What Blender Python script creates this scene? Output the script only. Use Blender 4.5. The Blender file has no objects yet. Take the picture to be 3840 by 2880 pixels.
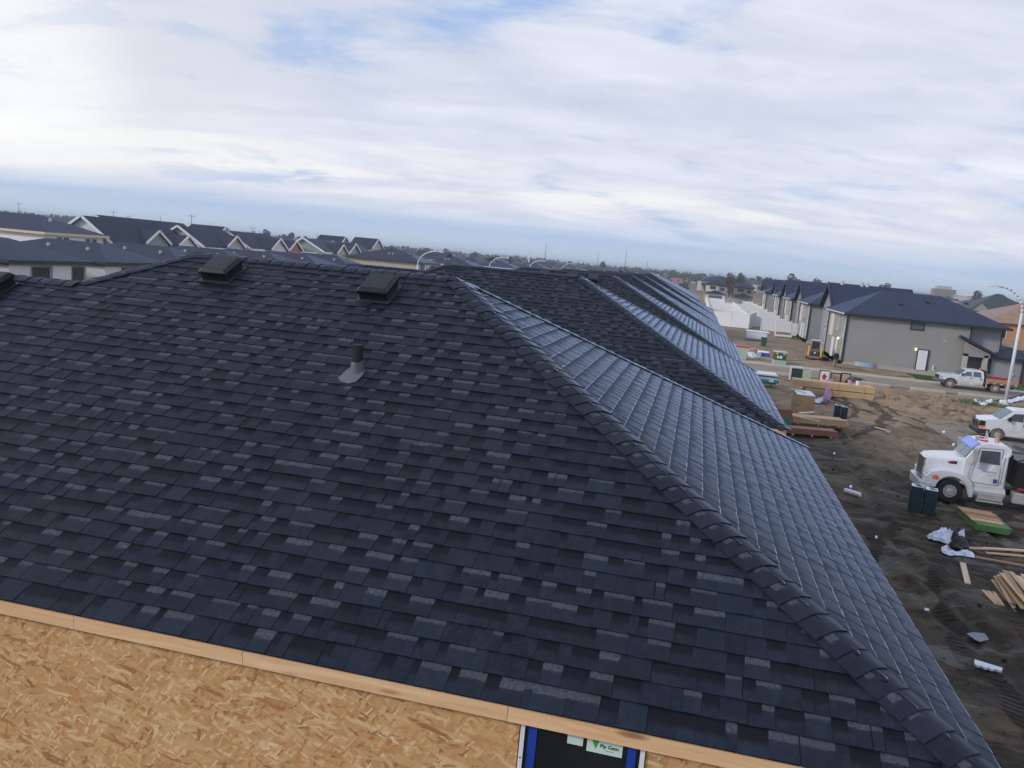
import bpy, bmesh, math, random
from mathutils import Vector, Matrix
random.seed(7)
R = math.radians
scene = bpy.context.scene
COL = scene.collection

# ------------------------------------------------------------------ camera
F = 3058.26; CX, CY = 1920.0, 1440.0
PITCH = R(8.7164); ROLL = R(5.1185); YAW = R(12.2495)
fwd0 = Vector((-math.sin(YAW), math.cos(YAW), 0)); right0 = Vector((math.cos(YAW), math.sin(YAW), 0)); up0 = Vector((0, 0, 1))
FW = fwd0*math.cos(PITCH) - up0*math.sin(PITCH)
UP1 = up0*math.cos(PITCH) + fwd0*math.sin(PITCH)
RX = right0*math.cos(ROLL) + UP1*math.sin(ROLL)
UY = UP1*math.cos(ROLL) - right0*math.sin(ROLL)
cd = bpy.data.cameras.new('camera'); cam = bpy.data.objects.new('camera', cd); COL.objects.link(cam)
cam.matrix_world = Matrix(((RX.x, UY.x, -FW.x, 0), (RX.y, UY.y, -FW.y, 0), (RX.z, UY.z, -FW.z, 0), (0, 0, 0, 1)))
cd.sensor_width = 36; cd.lens = F/3840*36; cd.clip_start = .1; cd.clip_end = 9000
scene.camera = cam

# ------------------------------------------------------------------ light
SUN_EL = R(25); SUN_AZ = (-.84, -.543)      # the sun stands behind and left of the camera, behind thin cloud
sd = Vector((SUN_AZ[0]*math.cos(SUN_EL), SUN_AZ[1]*math.cos(SUN_EL), math.sin(SUN_EL)))
sl = bpy.data.lights.new('sun', 'SUN'); sl.energy = 2.1; sl.angle = R(9); sl.color = (1, .92, .82)
so = bpy.data.objects.new('sun', sl); COL.objects.link(so); so.rotation_euler = sd.to_track_quat('Z', 'Y').to_euler()
scene.view_settings.view_transform = 'Standard'; scene.view_settings.look = 'None'
scene.view_settings.exposure = 0; scene.view_settings.gamma = 1; scene.view_settings.use_curve_mapping = False

def node(nt, typ, inp=None, **props):
    n = nt.nodes.new(typ)
    for k, v in props.items(): setattr(n, k, v)
    if inp:
        for k, v in inp.items():
            s = n.inputs[k]
            if hasattr(v, 'node'): nt.links.new(v, s)
            else: s.default_value = v
    return n
def math_(nt, op, a, b=None, c=None, clamp=False):
    inp = {0: a}
    if b is not None: inp[1] = b
    if c is not None: inp[2] = c
    return node(nt, 'ShaderNodeMath', inp, operation=op, use_clamp=clamp).outputs[0]
def ramp(nt, fac, stops, interp='LINEAR'):
    n = node(nt, 'ShaderNodeValToRGB', {0: fac}); cr = n.color_ramp; cr.interpolation = interp
    while len(cr.elements) > 1: cr.elements.remove(cr.elements[-1])
    cr.elements[0].position = stops[0][0]; c = stops[0][1]; cr.elements[0].color = (*c, 1) if len(c) == 3 else c
    for p, c in stops[1:]:
        e = cr.elements.new(p); e.color = (*c, 1) if len(c) == 3 else c
    return n.outputs[0]
def mix(nt, fac, a, b, mode='MIX'):
    n = node(nt, 'ShaderNodeMix', None, data_type='RGBA', blend_type=mode)
    for idx, v in ((0, fac), (6, a), (7, b)):
        s = n.inputs[idx]
        if hasattr(v, 'node'): nt.links.new(v, s)
        else: s.default_value = (*v, 1) if isinstance(v, tuple) and len(v) == 3 else v
    return n.outputs[2]
def maprange(nt, v, a, b, c=0, d=1, smooth=True):
    return node(nt, 'ShaderNodeMapRange', {0: v, 1: a, 2: b, 3: c, 4: d}, interpolation_type='SMOOTHSTEP' if smooth else 'LINEAR').outputs[0]

world = bpy.data.worlds.new('World'); scene.world = world; world.use_nodes = True
wt = world.node_tree; wt.nodes.clear()
tc = node(wt, 'ShaderNodeTexCoord').outputs['Generated']
sky = node(wt, 'ShaderNodeTexSky', sky_type='NISHITA'); sky.sun_disc = False
sky.sun_elevation = SUN_EL; sky.sun_rotation = math.atan2(SUN_AZ[0], SUN_AZ[1]); sky.air_density = 1.0; sky.dust_density = 1.0
skyc = node(wt, 'ShaderNodeVectorMath', {0: sky.outputs[0], 'Scale': .115}, operation='SCALE').outputs[0]
sx = node(wt, 'ShaderNodeSeparateXYZ', {0: tc}); X, Y, Z = sx.outputs
den = math_(wt, 'ADD', math_(wt, 'MAXIMUM', Z, 0.0), .17)
px = math_(wt, 'DIVIDE', X, den); py = math_(wt, 'DIVIDE', Y, den)
# cloud sheet coordinates: bands run across the view and drop to the right
a = R(15)
u = math_(wt, 'ADD', math_(wt, 'MULTIPLY', px, math.cos(a)), math_(wt, 'MULTIPLY', py, math.sin(a)))
w = math_(wt, 'SUBTRACT', math_(wt, 'MULTIPLY', py, math.cos(a)), math_(wt, 'MULTIPLY', px, math.sin(a)))
def cnoise(su, sw, scale, detail, rough, dist=0.0, seed=0.0):
    v = node(wt, 'ShaderNodeCombineXYZ', {0: math_(wt, 'MULTIPLY', u, su), 1: math_(wt, 'MULTIPLY', w, sw), 2: seed}).outputs[0]
    return node(wt, 'ShaderNodeTexNoise', {'Vector': v, 'Scale': scale, 'Detail': detail, 'Roughness': rough, 'Distortion': dist}).outputs[0]
n1 = cnoise(.75, 1.0, .85, 8, .56, .5, 36.1)      # big cloud masses
n2 = cnoise(.7, 1.15, 3.0, 9, .60, .4, 9.7)      # ragged texture
n3 = cnoise(.5, 1.35, 1.3, 8, .58, .4, 21.4)     # bright streaks
n4 = cnoise(.7, .9, .60, 5, .5, .3, 5.5)
cov = math_(wt, 'ADD', math_(wt, 'MULTIPLY', n1, .75), math_(wt, 'MULTIPLY', n2, .33))
cover = maprange(wt, cov, .385, .51)
base = mix(wt, maprange(wt, n2, .35, .68), (.715, .75, .86), (.84, .87, .97))
base = mix(wt, math_(wt, 'MULTIPLY', maprange(wt, n3, .5, .70), .8), base, (1.0, 1.02, 1.10))
base = mix(wt, math_(wt, 'MULTIPLY', maprange(wt, n4, .46, .64), .8), base, (.60, .65, .785))
# thin bright cloud low on the left
gd = Vector((math.sin(R(-48)), math.cos(R(-48)), math.tan(R(7.2)))).normalized()
dp = node(wt, 'ShaderNodeVectorMath', {0: tc, 1: tuple(gd)}, operation='DOT_PRODUCT').outputs['Value']
glow = maprange(wt, dp, .90, .999)
glow2 = maprange(wt, dp, .978, .9999)
base = mix(wt, math_(wt, 'MULTIPLY', glow, .5), base, (.90, .89, .88))
lowb = math_(wt, 'MULTIPLY', maprange(wt, Z, .050, .078), maprange(wt, Z, .135, .085))
base = mix(wt, math_(wt, 'MULTIPLY', lowb, maprange(wt, n3, .40, .60)), base, (1.0, .985, .955))
base = mix(wt, math_(wt, 'MULTIPLY', glow2, math_(wt, 'ADD', .25, n2)), base, (1.10, 1.09, 1.06))
blue = mix(wt, .75, skyc, (.40, .58, .97))
cloudy = mix(wt, math_(wt, 'MAXIMUM', math_(wt, 'MULTIPLY', cover, .93), math_(wt, 'MULTIPLY', glow, .8)), blue, base)
# clear band above the horizon under the cloud deck
wob = math_(wt, 'MULTIPLY', math_(wt, 'SUBTRACT', cnoise(.5, .5, .28, 5, .55, .4, 44.0), .5), .085)
zz = math_(wt, 'ADD', Z, wob)
bandcol = ramp(wt, math_(wt, 'MULTIPLY', math_(wt, 'MAXIMUM', Z, 0.0), 10.0), [(0, (.72, .78, .88)), (.09, (.60, .70, .85)), (.30, (.47, .60, .82)), (.8, (.62, .71, .88))])
streak = maprange(wt, cnoise(.25, 1.6, .9, 6, .55, .3, 71.0), .54, .68)
bandcol = mix(wt, math_(wt, 'MULTIPLY', streak, .45), bandcol, (.78, .82, .92))
band = maprange(wt, zz, .060, .024)
col = mix(wt, math_(wt, 'MULTIPLY', band, .93), cloudy, bandcol)
bg = node(wt, 'ShaderNodeBackground', {0: col, 1: 1.0})
wo = node(wt, 'ShaderNodeOutputWorld', {0: bg.outputs[0]})

# ------------------------------------------------------------------ helpers
GZ = -8.0                                   # ground level under the camera's eye
def ray(x, y): return FW*F + RX*(x-CX) - UY*(y-CY)
def G(x, y, z=GZ):
    r = ray(x, y); return r*(z/r.z)
def atY(x, y, Yv):
    r = ray(x, y); return r*(Yv/r.y)
def atX(x, y, Xv):
    r = ray(x, y); return r*(Xv/r.x)

class MB:
    def __init__(s): s.v = []; s.f = []; s.m = []; s.c = {}; s.uv = {}
    def poly(s, pts, m=0, col=None, uv=None):
        b = len(s.v); s.v += [tuple(p) for p in pts]; s.f.append(tuple(range(b, b+len(pts)))); s.m.append(m)
        if col is not None: s.c[len(s.f)-1] = col
        if uv is not None: s.uv[len(s.f)-1] = uv
        return s
    def box(s, x0, x1, y0, y1, z0, z1, m=0):
        return s.hexa([(x0,y0,z0),(x1,y0,z0),(x1,y1,z0),(x0,y1,z0),(x0,y0,z1),(x1,y0,z1),(x1,y1,z1),(x0,y1,z1)], m)
    def hexa(s, p, m=0):
        b = len(s.v); s.v += [tuple(q) for q in p]
        for f in ((0,3,2,1),(4,5,6,7),(0,1,5,4),(1,2,6,5),(2,3,7,6),(3,0,4,7)):
            s.f.append(tuple(b+i for i in f)); s.m.append(m)
        return s
    def obox(s, c, sx, sy, sz, rz=0, m=0, tilt=0):
        M = Matrix.Translation(Vector(c)) @ Matrix.Rotation(rz, 4, 'Z') @ Matrix.Rotation(tilt, 4, 'Y')
        q = [M @ Vector((a*sx/2, b*sy/2, d*sz/2)) for d in (-1, 1) for a, b in ((-1,-1),(1,-1),(1,1),(-1,1))]
        return s.hexa(q, m)
    def beam(s, p, q, w, h, m=0, up=Vector((0,0,1))):
        p = Vector(p); q = Vector(q); d = (q-p).normalized(); sv = d.cross(up).normalized(); uv = sv.cross(d)
        P = []
        for e in (p, q):
            for a_, b_ in ((-1,-1),(1,-1),(1,1),(-1,1)): P.append(e + sv*(a_*w/2) + uv*(b_*h/2))
        b = len(s.v); s.v += [tuple(x) for x in P]
        for f in ((0,1,2,3),(7,6,5,4),(0,4,5,1),(1,5,6,2),(2,6,7,3),(3,7,4,0)):
            s.f.append(tuple(b+i for i in f)); s.m.append(m)
        return s
    def prism(s, prof, y0, y1, m=0, in0=0, in1=0, top=None):
        """profile of (x,z) points extruded along y; in0/in1 pull points above z=top inwards"""
        n = len(prof); b = len(s.v)
        for (yy, sg, ins) in ((y0, 1, in0), (y1, -1, in1)):
            for (x, z) in prof:
                k = 0 if top is None else max(0, z-top)
                s.v.append((x, yy + sg*ins*k, z))
        s.f.append(tuple(b+i for i in range(n))); s.m.append(m)
        s.f.append(tuple(b+n+i for i in reversed(range(n)))); s.m.append(m)
        for i in range(n):
            j = (i+1) % n; s.f.append((b+j, b+i, b+n+i, b+n+j)); s.m.append(m)
        return s
    def cyl(s, p0, p1, r0, r1=None, n=12, m=0, cap=True):
        r1 = r0 if r1 is None else r1
        p0 = Vector(p0); p1 = Vector(p1); d = (p1-p0).normalized()
        a_ = d.orthogonal().normalized(); b_ = d.cross(a_); b = len(s.v)
        for p, r in ((p0, r0), (p1, r1)):
            for i in range(n):
                t = 2*math.pi*i/n; s.v.append(tuple(p + a_*(r*math.cos(t)) + b_*(r*math.sin(t))))
        for i in range(n):
            j = (i+1) % n; s.f.append((b+i, b+j, b+n+j, b+n+i)); s.m.append(m)
        if cap:
            s.f.append(tuple(b+i for i in reversed(range(n)))); s.m.append(m)
            s.f.append(tuple(b+n+i for i in range(n))); s.m.append(m)
        return s
    def tube(s, path, r, n=8, m=0):
        for i in range(len(path)-1): s.cyl(path[i], path[i+1], r if not isinstance(r, list) else r[i], r if not isinstance(r, list) else r[i+1], n, m)
        return s
    def build(s, name, mats, parent=None, smooth=False, bevel=0, segs=2):
        me = bpy.data.meshes.new(name); me.from_pydata(s.v, [], s.f)
        if not isinstance(mats, (list, tuple)): mats = [mats]
        for m in mats: me.materials.append(m)
        if len(mats) > 1: me.polygons.foreach_set('material_index', s.m)
        if s.c:
            ca = me.color_attributes.new('grain', 'FLOAT_COLOR', 'CORNER')
            for fi, c in s.c.items():
                for li in me.polygons[fi].loop_indices: ca.data[li].color = c
        if s.uv:
            ul = me.uv_layers.new(name='UVMap')
            for fi, q in s.uv.items():
                for k, li in enumerate(me.polygons[fi].loop_indices): ul.data[li].uv = q[k]
        if smooth: me.polygons.foreach_set('use_smooth', [True]*len(me.polygons))
        me.update()
        o = bpy.data.objects.new(name, me); COL.objects.link(o)
        if parent is not None: o.parent = parent
        if bevel:
            bm = bmesh.new(); bm.from_mesh(me); bmesh.ops.remove_doubles(bm, verts=bm.verts, dist=1e-5)
            bmesh.ops.recalc_face_normals(bm, faces=bm.faces)
            ed = [e for e in bm.edges if len(e.link_faces) == 2 and e.calc_face_angle(0) > .35]
            bmesh.ops.bevel(bm, geom=ed, offset=bevel, segments=segs, affect='EDGES', profile=.6, clamp_overlap=True)
            bm.to_mesh(me); bm.free()
            if smooth:
                me.polygons.foreach_set('use_smooth', [True]*len(me.polygons))
        return o
def tag(o, label, cat, group=None, kind=None):
    if label: o['label'] = label
    if cat: o['category'] = cat
    if group: o['group'] = group
    if kind: o['kind'] = kind
    return o
def thing(name, label, cat, loc=(0,0,0), rz=0, group=None):
    o = bpy.data.objects.new(name, None); COL.objects.link(o); o.empty_display_size = .3
    o.location = loc; o.rotation_euler = (0, 0, rz)
    return tag(o, label, cat, group)
def dup(root, loc, rz, label, group=None):
    r = root.copy(); COL.objects.link(r); r.location = loc; r.rotation_euler = (0, 0, rz); r['label'] = label
    if group: r['group'] = group
    for ch in list(root.children):
        c = ch.copy(); COL.objects.link(c); c.parent = r
        for g in list(ch.children):
            d = g.copy(); COL.objects.link(d); d.parent = c
    return r

# ------------------------------------------------------------------ materials
def newmat(name, rough=.7, spec=.5, metal=0):
    m = bpy.data.materials.new(name); m.use_nodes = True; nt = m.node_tree
    p = nt.nodes['Principled BSDF']; p.inputs['Roughness'].default_value = rough
    p.inputs['Specular IOR Level'].default_value = spec; p.inputs['Metallic'].default_value = metal
    return m, nt, p
def plain(name, col, rough=.7, var=.12, scale=3.0, spec=.4, metal=0, bump=0, dirt=None, coat=0):
    m, nt, p = newmat(name, rough, spec, metal)
    co = node(nt, 'ShaderNodeTexCoord').outputs['Object']
    n = node(nt, 'ShaderNodeTexNoise', {'Vector': co, 'Scale': scale, 'Detail': 6, 'Roughness': .6}).outputs[0]
    lo = tuple(c*(1-var) for c in col); hi = tuple(min(1, c*(1+var)) for c in col)
    c = ramp(nt, n, [(.3, lo), (.7, hi)])
    if dirt:
        n2_ = node(nt, 'ShaderNodeTexNoise', {'Vector': co, 'Scale': scale*.4, 'Detail': 8, 'Roughness': .65}).outputs[0]
        c = mix(nt, maprange(nt, n2_, .48, .72), c, dirt)
    nt.links.new(c, p.inputs['Base Color'])
    if coat: p.inputs['Coat Weight'].default_value = coat; p.inputs['Coat Roughness'].default_value = .08
    if bump:
        b = node(nt, 'ShaderNodeBump', {'Height': n, 'Strength': bump, 'Distance': .02}); nt.links.new(b.outputs[0], p.inputs['Normal'])
    return m
def siding(name, col, pitch=.11, var=.06, horiz=True, rough=.55):
    m, nt, p = newmat(name, rough, .4)
    co = node(nt, 'ShaderNodeTexCoord').outputs['Object']
    s = node(nt, 'ShaderNodeSeparateXYZ', {0: co})
    f = math_(nt, 'FRACT', math_(nt, 'DIVIDE', s.outputs[2] if horiz else math_(nt, 'ADD', s.outputs[0], s.outputs[1]), pitch))
    n = node(nt, 'ShaderNodeTexNoise', {'Vector': co, 'Scale': .35, 'Detail': 5}).outputs[0]
    c = ramp(nt, n, [(.3, tuple(k*(1-var) for k in col)), (.7, tuple(min(1, k*(1+var)) for k in col))])
    c = mix(nt, maprange(nt, f, .10, .02), c, tuple(k*.72 for k in col))
    nt.links.new(c, p.inputs['Base Color'])
    b = node(nt, 'ShaderNodeBump', {'Height': f, 'Strength': .6, 'Distance': .012}); nt.links.new(b.outputs[0], p.inputs['Normal'])
    return m

def shingle_material():
    m, nt, p = newmat('asphalt_shingle', .60, .17)
    at = node(nt, 'ShaderNodeAttribute', attribute_name='grain', attribute_type='GEOMETRY')
    sp = node(nt, 'ShaderNodeSeparateColor', {0: at.outputs['Color']}); tone, kind, rnd = sp.outputs[0], sp.outputs[1], sp.outputs[2]
    uv = node(nt, 'ShaderNodeUVMap', uv_map='UVMap').outputs[0]
    us = node(nt, 'ShaderNodeSeparateXYZ', {0: uv}); U, V = us.outputs[0], us.outputs[1]
    gc = node(nt, 'ShaderNodeNewGeometry').outputs['Position']
    gran = node(nt, 'ShaderNodeTexNoise', {'Vector': gc, 'Scale': 95, 'Detail': 5, 'Roughness': .85}).outputs[0]
    mott = node(nt, 'ShaderNodeTexNoise', {'Vector': gc, 'Scale': 13, 'Detail': 5, 'Roughness': .7}).outputs[0]
    gr2 = node(nt, 'ShaderNodeTexNoise', {'Vector': gc, 'Scale': 60, 'Detail': 4, 'Roughness': .7}).outputs[0]
    big = node(nt, 'ShaderNodeTexNoise', {'Vector': gc, 'Scale': 1.1, 'Detail': 4, 'Roughness': .6}).outputs[0]
    ragv = node(nt, 'ShaderNodeCombineXYZ', {0: math_(nt, 'MULTIPLY', U, 1.0), 1: V, 2: math_(nt, 'MULTIPLY', rnd, 40)}).outputs[0]
    rag = node(nt, 'ShaderNodeTexNoise', {'Vector': ragv, 'Scale': 22, 'Detail': 5, 'Roughness': .7}).outputs[0]
    vr = math_(nt, 'ADD', V, math_(nt, 'MULTIPLY', math_(nt, 'SUBTRACT', rag, .5), .50))
    light_t = math_(nt, 'ADD', .58, math_(nt, 'MULTIPLY', rnd, .24))
    lm = math_(nt, 'MULTIPLY', math_(nt, 'GREATER_THAN', kind, .6), maprange(nt, vr, light_t, math_(nt, 'ADD', light_t, .06)))
    dm = math_(nt, 'MULTIPLY', math_(nt, 'LESS_THAN', kind, .4), maprange(nt, vr, .34, .66))
    basec = ramp(nt, tone, [(0, (.0050, .0078, .0150)), (.5, (.0085, .0135, .0250)), (.85, (.0135, .0200, .0345)), (1, (.021, .029, .046))])
    basec = mix(nt, math_(nt, 'MULTIPLY', maprange(nt, gran, .52, .75), .5), basec, (.055, .068, .092))
    basec = mix(nt, math_(nt, 'MULTIPLY', maprange(nt, gran, .45, .28), .5), basec, (.004, .005, .008))
    basec = mix(nt, math_(nt, 'MULTIPLY', maprange(nt, mott, .45, .65), .45), basec, (.022, .029, .043))
    warm = mix(nt, math_(nt, 'MULTIPLY', maprange(nt, big, .45, .7), .35), basec, (.017, .019, .025))
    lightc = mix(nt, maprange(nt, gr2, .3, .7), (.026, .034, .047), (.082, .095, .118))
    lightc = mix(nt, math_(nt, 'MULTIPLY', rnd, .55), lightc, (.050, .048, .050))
    edge = math_(nt, 'GREATER_THAN', kind, 1.4)  # painted sheen line: pale colour imitating sky reflection along course edges
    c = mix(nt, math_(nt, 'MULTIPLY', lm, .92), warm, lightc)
    c = mix(nt, math_(nt, 'MULTIPLY', dm, .85), c, (.0020, .0030, .0060))
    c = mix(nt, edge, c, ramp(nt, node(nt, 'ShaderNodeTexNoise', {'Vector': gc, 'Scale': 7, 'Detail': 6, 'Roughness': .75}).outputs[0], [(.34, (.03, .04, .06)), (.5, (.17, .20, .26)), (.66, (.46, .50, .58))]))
    nt.links.new(c, p.inputs['Base Color'])
    h = math_(nt, 'ADD', math_(nt, 'MULTIPLY', gran, .6), math_(nt, 'MULTIPLY', gr2, .6))
    b = node(nt, 'ShaderNodeBump', {'Height': h, 'Strength': .35, 'Distance': .003}); nt.links.new(b.outputs[0], p.inputs['Normal'])
    p.inputs['Sheen Weight'].default_value = .80; p.inputs['Sheen Roughness'].default_value = .22
    p.inputs['Sheen Tint'].default_value = (.42, .58, .95, 1)
    return m
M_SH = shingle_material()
def far_roof(name, col):
    m, nt, p = newmat(name, .7, .25); p.inputs['Sheen Weight'].default_value = .25; p.inputs['Sheen Roughness'].default_value = .25; p.inputs['Sheen Tint'].default_value = (.4, .55, 1, 1)
    co = node(nt, 'ShaderNodeTexCoord').outputs['Object']
    s = node(nt, 'ShaderNodeSeparateXYZ', {0: co})
    vv = node(nt, 'ShaderNodeCombineXYZ', {0: math_(nt, 'MULTIPLY', math_(nt, 'ADD', s.outputs[0], s.outputs[1]), 2.2), 1: math_(nt, 'MULTIPLY', s.outputs[2], 14), 2: 0.0}).outputs[0]
    n = node(nt, 'ShaderNodeTexVoronoi', {'Vector': vv, 'Scale': 1.0}).outputs['Color']
    n2_ = node(nt, 'ShaderNodeTexNoise', {'Vector': co, 'Scale': .25, 'Detail': 5}).outputs[0]
    g = node(nt, 'ShaderNodeSeparateColor', {0: n}).outputs[0]
    c = ramp(nt, g, [(0, tuple(k*.75 for k in col)), (1, tuple(k*1.3 for k in col))])
    c = mix(nt, math_(nt, 'MULTIPLY', n2_, .3), c, tuple(k*1.5 for k in col))
    nt.links.new(c, p.inputs['Base Color'])
    return m
M_FROOF = far_roof('dark_roof_shingle', (.015, .021, .040))
M_FROOF2 = far_roof('slate_blue_roof_shingle', (.019, .028, .056))
M_FROOF3 = far_roof('green_grey_roof_shingle', (.045, .058, .060))
M_FROOF4 = far_roof('tan_roof_shingle', (.26, .17, .12))

def osb_material():
    m, nt, p = newmat('strand_board', .6, .35)
    co = node(nt, 'ShaderNodeTexCoord').outputs['Object']
    s = node(nt, 'ShaderNodeSeparateXYZ', {0: co}); X_, Z_ = s.outputs[0], s.outputs[2]
    c = None
    base = (.47, .285, .135)
    wn = node(nt, 'ShaderNodeTexNoise', {'Vector': co, 'Scale': 9, 'Detail': 2}).outputs[0]
    c = mix(nt, maprange(nt, node(nt, 'ShaderNodeTexNoise', {'Vector': co, 'Scale': 2.2, 'Detail': 4}).outputs[0], .3, .7), (.43, .225, .09), (.56, .33, .155))
    layers = [(8, 8, 38, .0), (-17, 10, 50, 3.3), (33, 9, 44, 7.7), (-42, 10, 46, 12.1), (74, 12, 52, 17.9), (14, 15, 84, 23.4), (-28, 17, 92, 31.4), (52, 20, 100, 38.1), (-8, 6.5, 46, 44.4)]
    for i, (deg, su, sv, off) in enumerate(layers):
        a_ = R(deg)
        uu = math_(nt, 'ADD', math_(nt, 'MULTIPLY', X_, math.cos(a_)*su), math_(nt, 'MULTIPLY', Z_, math.sin(a_)*su))
        vv = math_(nt, 'SUBTRACT', math_(nt, 'MULTIPLY', Z_, math.cos(a_)*sv), math_(nt, 'MULTIPLY', X_, math.sin(a_)*sv))
        vv = math_(nt, 'ADD', vv, math_(nt, 'MULTIPLY', wn, 2.2))
        ve = node(nt, 'ShaderNodeCombineXYZ', {0: uu, 1: vv, 2: off}).outputs[0]
        vo = node(nt, 'ShaderNodeTexVoronoi', {'Vector': ve, 'Scale': .8, 'Randomness': 1.0}, distance='CHEBYCHEV')
        cs = node(nt, 'ShaderNodeSeparateColor', {0: vo.outputs['Color']})
        strand = ramp(nt, cs.outputs[0], [(0, (.17, .05, .018)), (.09, (.36, .12, .035)), (.19, (.50, .23, .075)), (.42, (.56, .32, .125)), (.7, (.63, .39, .175)), (.9, (.76, .54, .29)), (1, (.84, .64, .40))])
        msk = math_(nt, 'MULTIPLY', math_(nt, 'GREATER_THAN', cs.outputs[1], (.66 if i < 5 else .74) if i else .2), maprange(nt, vo.outputs['Distance'], .52, .42))
        c = mix(nt, math_(nt, 'MULTIPLY', msk, .80), c, strand)
    fine = node(nt, 'ShaderNodeTexNoise', {'Vector': co, 'Scale': 120, 'Detail': 3}).outputs[0]
    c = mix(nt, .25, c, mix(nt, fine, (.33, .17, .06), (.70, .46, .24)))
    # printed green nailing guides
    def line(v, pitch, off, w_):
        f = math_(nt, 'FRACT', math_(nt, 'DIVIDE', math_(nt, 'ADD', v, off), pitch))
        return math_(nt, 'LESS_THAN', math_(nt, 'MULTIPLY', math_(nt, 'ABSOLUTE', math_(nt, 'SUBTRACT', f, .5)), pitch), w_)
    gl = math_(nt, 'MAXIMUM', line(X_, .4064, .11, .0016), line(X_, .4877, .27, .0014))
    gl = math_(nt, 'MAXIMUM', gl, line(Z_, 1.22, .40, .0016))
    brk = maprange(nt, node(nt, 'ShaderNodeTexNoise', {'Vector': co, 'Scale': 22, 'Detail': 4}).outputs[0], .40, .6)
    c = mix(nt, math_(nt, 'MULTIPLY', gl, math_(nt, 'MULTIPLY', brk, .75)), c, (.14, .36, .06))
    nt.links.new(c, p.inputs['Base Color'])
    b = node(nt, 'ShaderNodeBump', {'Height': fine, 'Strength': .2, 'Distance': .004}); nt.links.new(b.outputs[0], p.inputs['Normal'])
    return m
M_OSB = osb_material()
def wood_material(name, lo, mid, hi, axis=0, knots=True, ringscale=1.0, rough=.6):
    m, nt, p = newmat(name, rough, .35)
    co = node(nt, 'ShaderNodeTexCoord').outputs['Object']
    oi = node(nt, 'ShaderNodeObjectInfo').outputs['Random']
    sc = [26.0*ringscale]*3; sc[axis] = 1.3*ringscale
    mp = node(nt, 'ShaderNodeMapping', {0: co, 3: tuple(sc)}).outputs[0]
    off = node(nt, 'ShaderNodeCombineXYZ', {0: math_(nt, 'MULTIPLY', oi, 31), 1: math_(nt, 'MULTIPLY', oi, 17), 2: oi}).outputs[0]
    v = node(nt, 'ShaderNodeVectorMath', {0: mp, 1: off}, operation='ADD').outputs[0]
    n = node(nt, 'ShaderNodeTexNoise', {'Vector': v, 'Scale': 1, 'Detail': 6, 'Roughness': .6, 'Distortion': 1.1}).outputs[0]
    c = ramp(nt, n, [(.25, lo), (.5, mid), (.75, hi)])
    if knots:
        kv = node(nt, 'ShaderNodeMapping', {0: co, 3: tuple(1.6 if i == axis else 7.0 for i in range(3))}).outputs[0]
        kv = node(nt, 'ShaderNodeVectorMath', {0: kv, 1: off}, operation='ADD').outputs[0]
        vo = node(nt, 'ShaderNodeTexVoronoi', {'Vector': kv, 'Scale': 1.0}).outputs['Distance']
        c = mix(nt, math_(nt, 'MULTIPLY', maprange(nt, vo, .19, .07), .85), c, (.26, .12, .045))
        c = mix(nt, math_(nt, 'MULTIPLY', maprange(nt, vo, .05, .03), .7), c, (.10, .045, .02))
    nt.links.new(c, p.inputs['Base Color'])
    b = node(nt, 'ShaderNodeBump', {'Height': n, 'Strength': .15, 'Distance': .003}); nt.links.new(b.outputs[0], p.inputs['Normal'])
    return m
M_SPR = wood_material('spruce_board', (.62, .37, .185), (.74, .47, .255), (.82, .56, .34), 0, ringscale=.8)
M_LUM = wood_material('stacked_lumber', (.44, .28, .14), (.54, .37, .20), (.64, .47, .28), 0, knots=False)
M_LUMP = wood_material('pale_lumber', (.52, .38, .24), (.64, .50, .35), (.74, .62, .47), 0, knots=False)
M_LUMR = wood_material('reddish_form_board', (.20, .085, .055), (.27, .12, .08), (.33, .17, .11), 0, knots=False)
M_BROWNWD = wood_material('weathered_plywood', (.26, .15, .09), (.36, .22, .13), (.45, .29, .18), 0, knots=False)

M_WHITE = plain('white_trim', (.70, .72, .74), .5, .05)
M_VINYL = plain('white_vinyl', (.78, .79, .82), .45, .04, .6)
M_PAINT = plain('white_vehicle_paint', (.64, .67, .73), .25, .05, 1.2, spec=.5, coat=.5, dirt=(.46, .44, .40))
M_PAINTD = plain('mud_splashed_white_paint', (.62, .60, .54), .4, .12, 1.5, dirt=(.40, .33, .22))
M_BLACK = plain('black_metal', (.012, .013, .016), .45, .3, 3)
M_BLKPL = plain('black_plastic', (.010, .011, .014), .38, .2, 5, spec=.5)
M_DARK = plain('dark_trim', (.022, .026, .034), .5, .2)
M_GLASS = plain('window_glass', (.025, .035, .045), .08, .3, .8, spec=.8)
M_GLASSB = plain('bluish_vehicle_glass', (.05, .09, .13), .08, .3, 1.2, spec=.9)
M_GLASSG = plain('greenish_windscreen_glass', (.07, .15, .16), .1, .3, 1.0, spec=.9)
M_ALUD = plain('grey_lead_boot', (.085, .088, .10), .5, .2, 8)
M_CHROME = plain('polished_metal', (.62, .64, .66), .25, .1, 5, metal=.9)
M_ALU = plain('dull_aluminium', (.55, .55, .53), .42, .12, 4, metal=.6)
M_TYRE = plain('tyre_rubber', (.016, .016, .017), .85, .25, 6, bump=.3)
M_TYRED = plain('mud_caked_tyre', (.16, .13, .09), .9, .3, 5, bump=.4)
M_ORANGE = plain('orange_lens', (.85, .20, .03), .3, .08)
M_RED = plain('red_plastic', (.50, .025, .03), .4, .1)
M_YEL = plain('yellow_orange_machine_paint', (.70, .34, .04), .45, .12)
M_GREY = plain('grey_machine_panel', (.10, .11, .125), .5, .15)
M_GALV = plain('galvanised_steel', (.42, .45, .48), .45, .10, 2.5, metal=.5)
M_TEAL = plain('teal_plastic_sheet', (.02, .26, .36), .5, .1)
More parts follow.
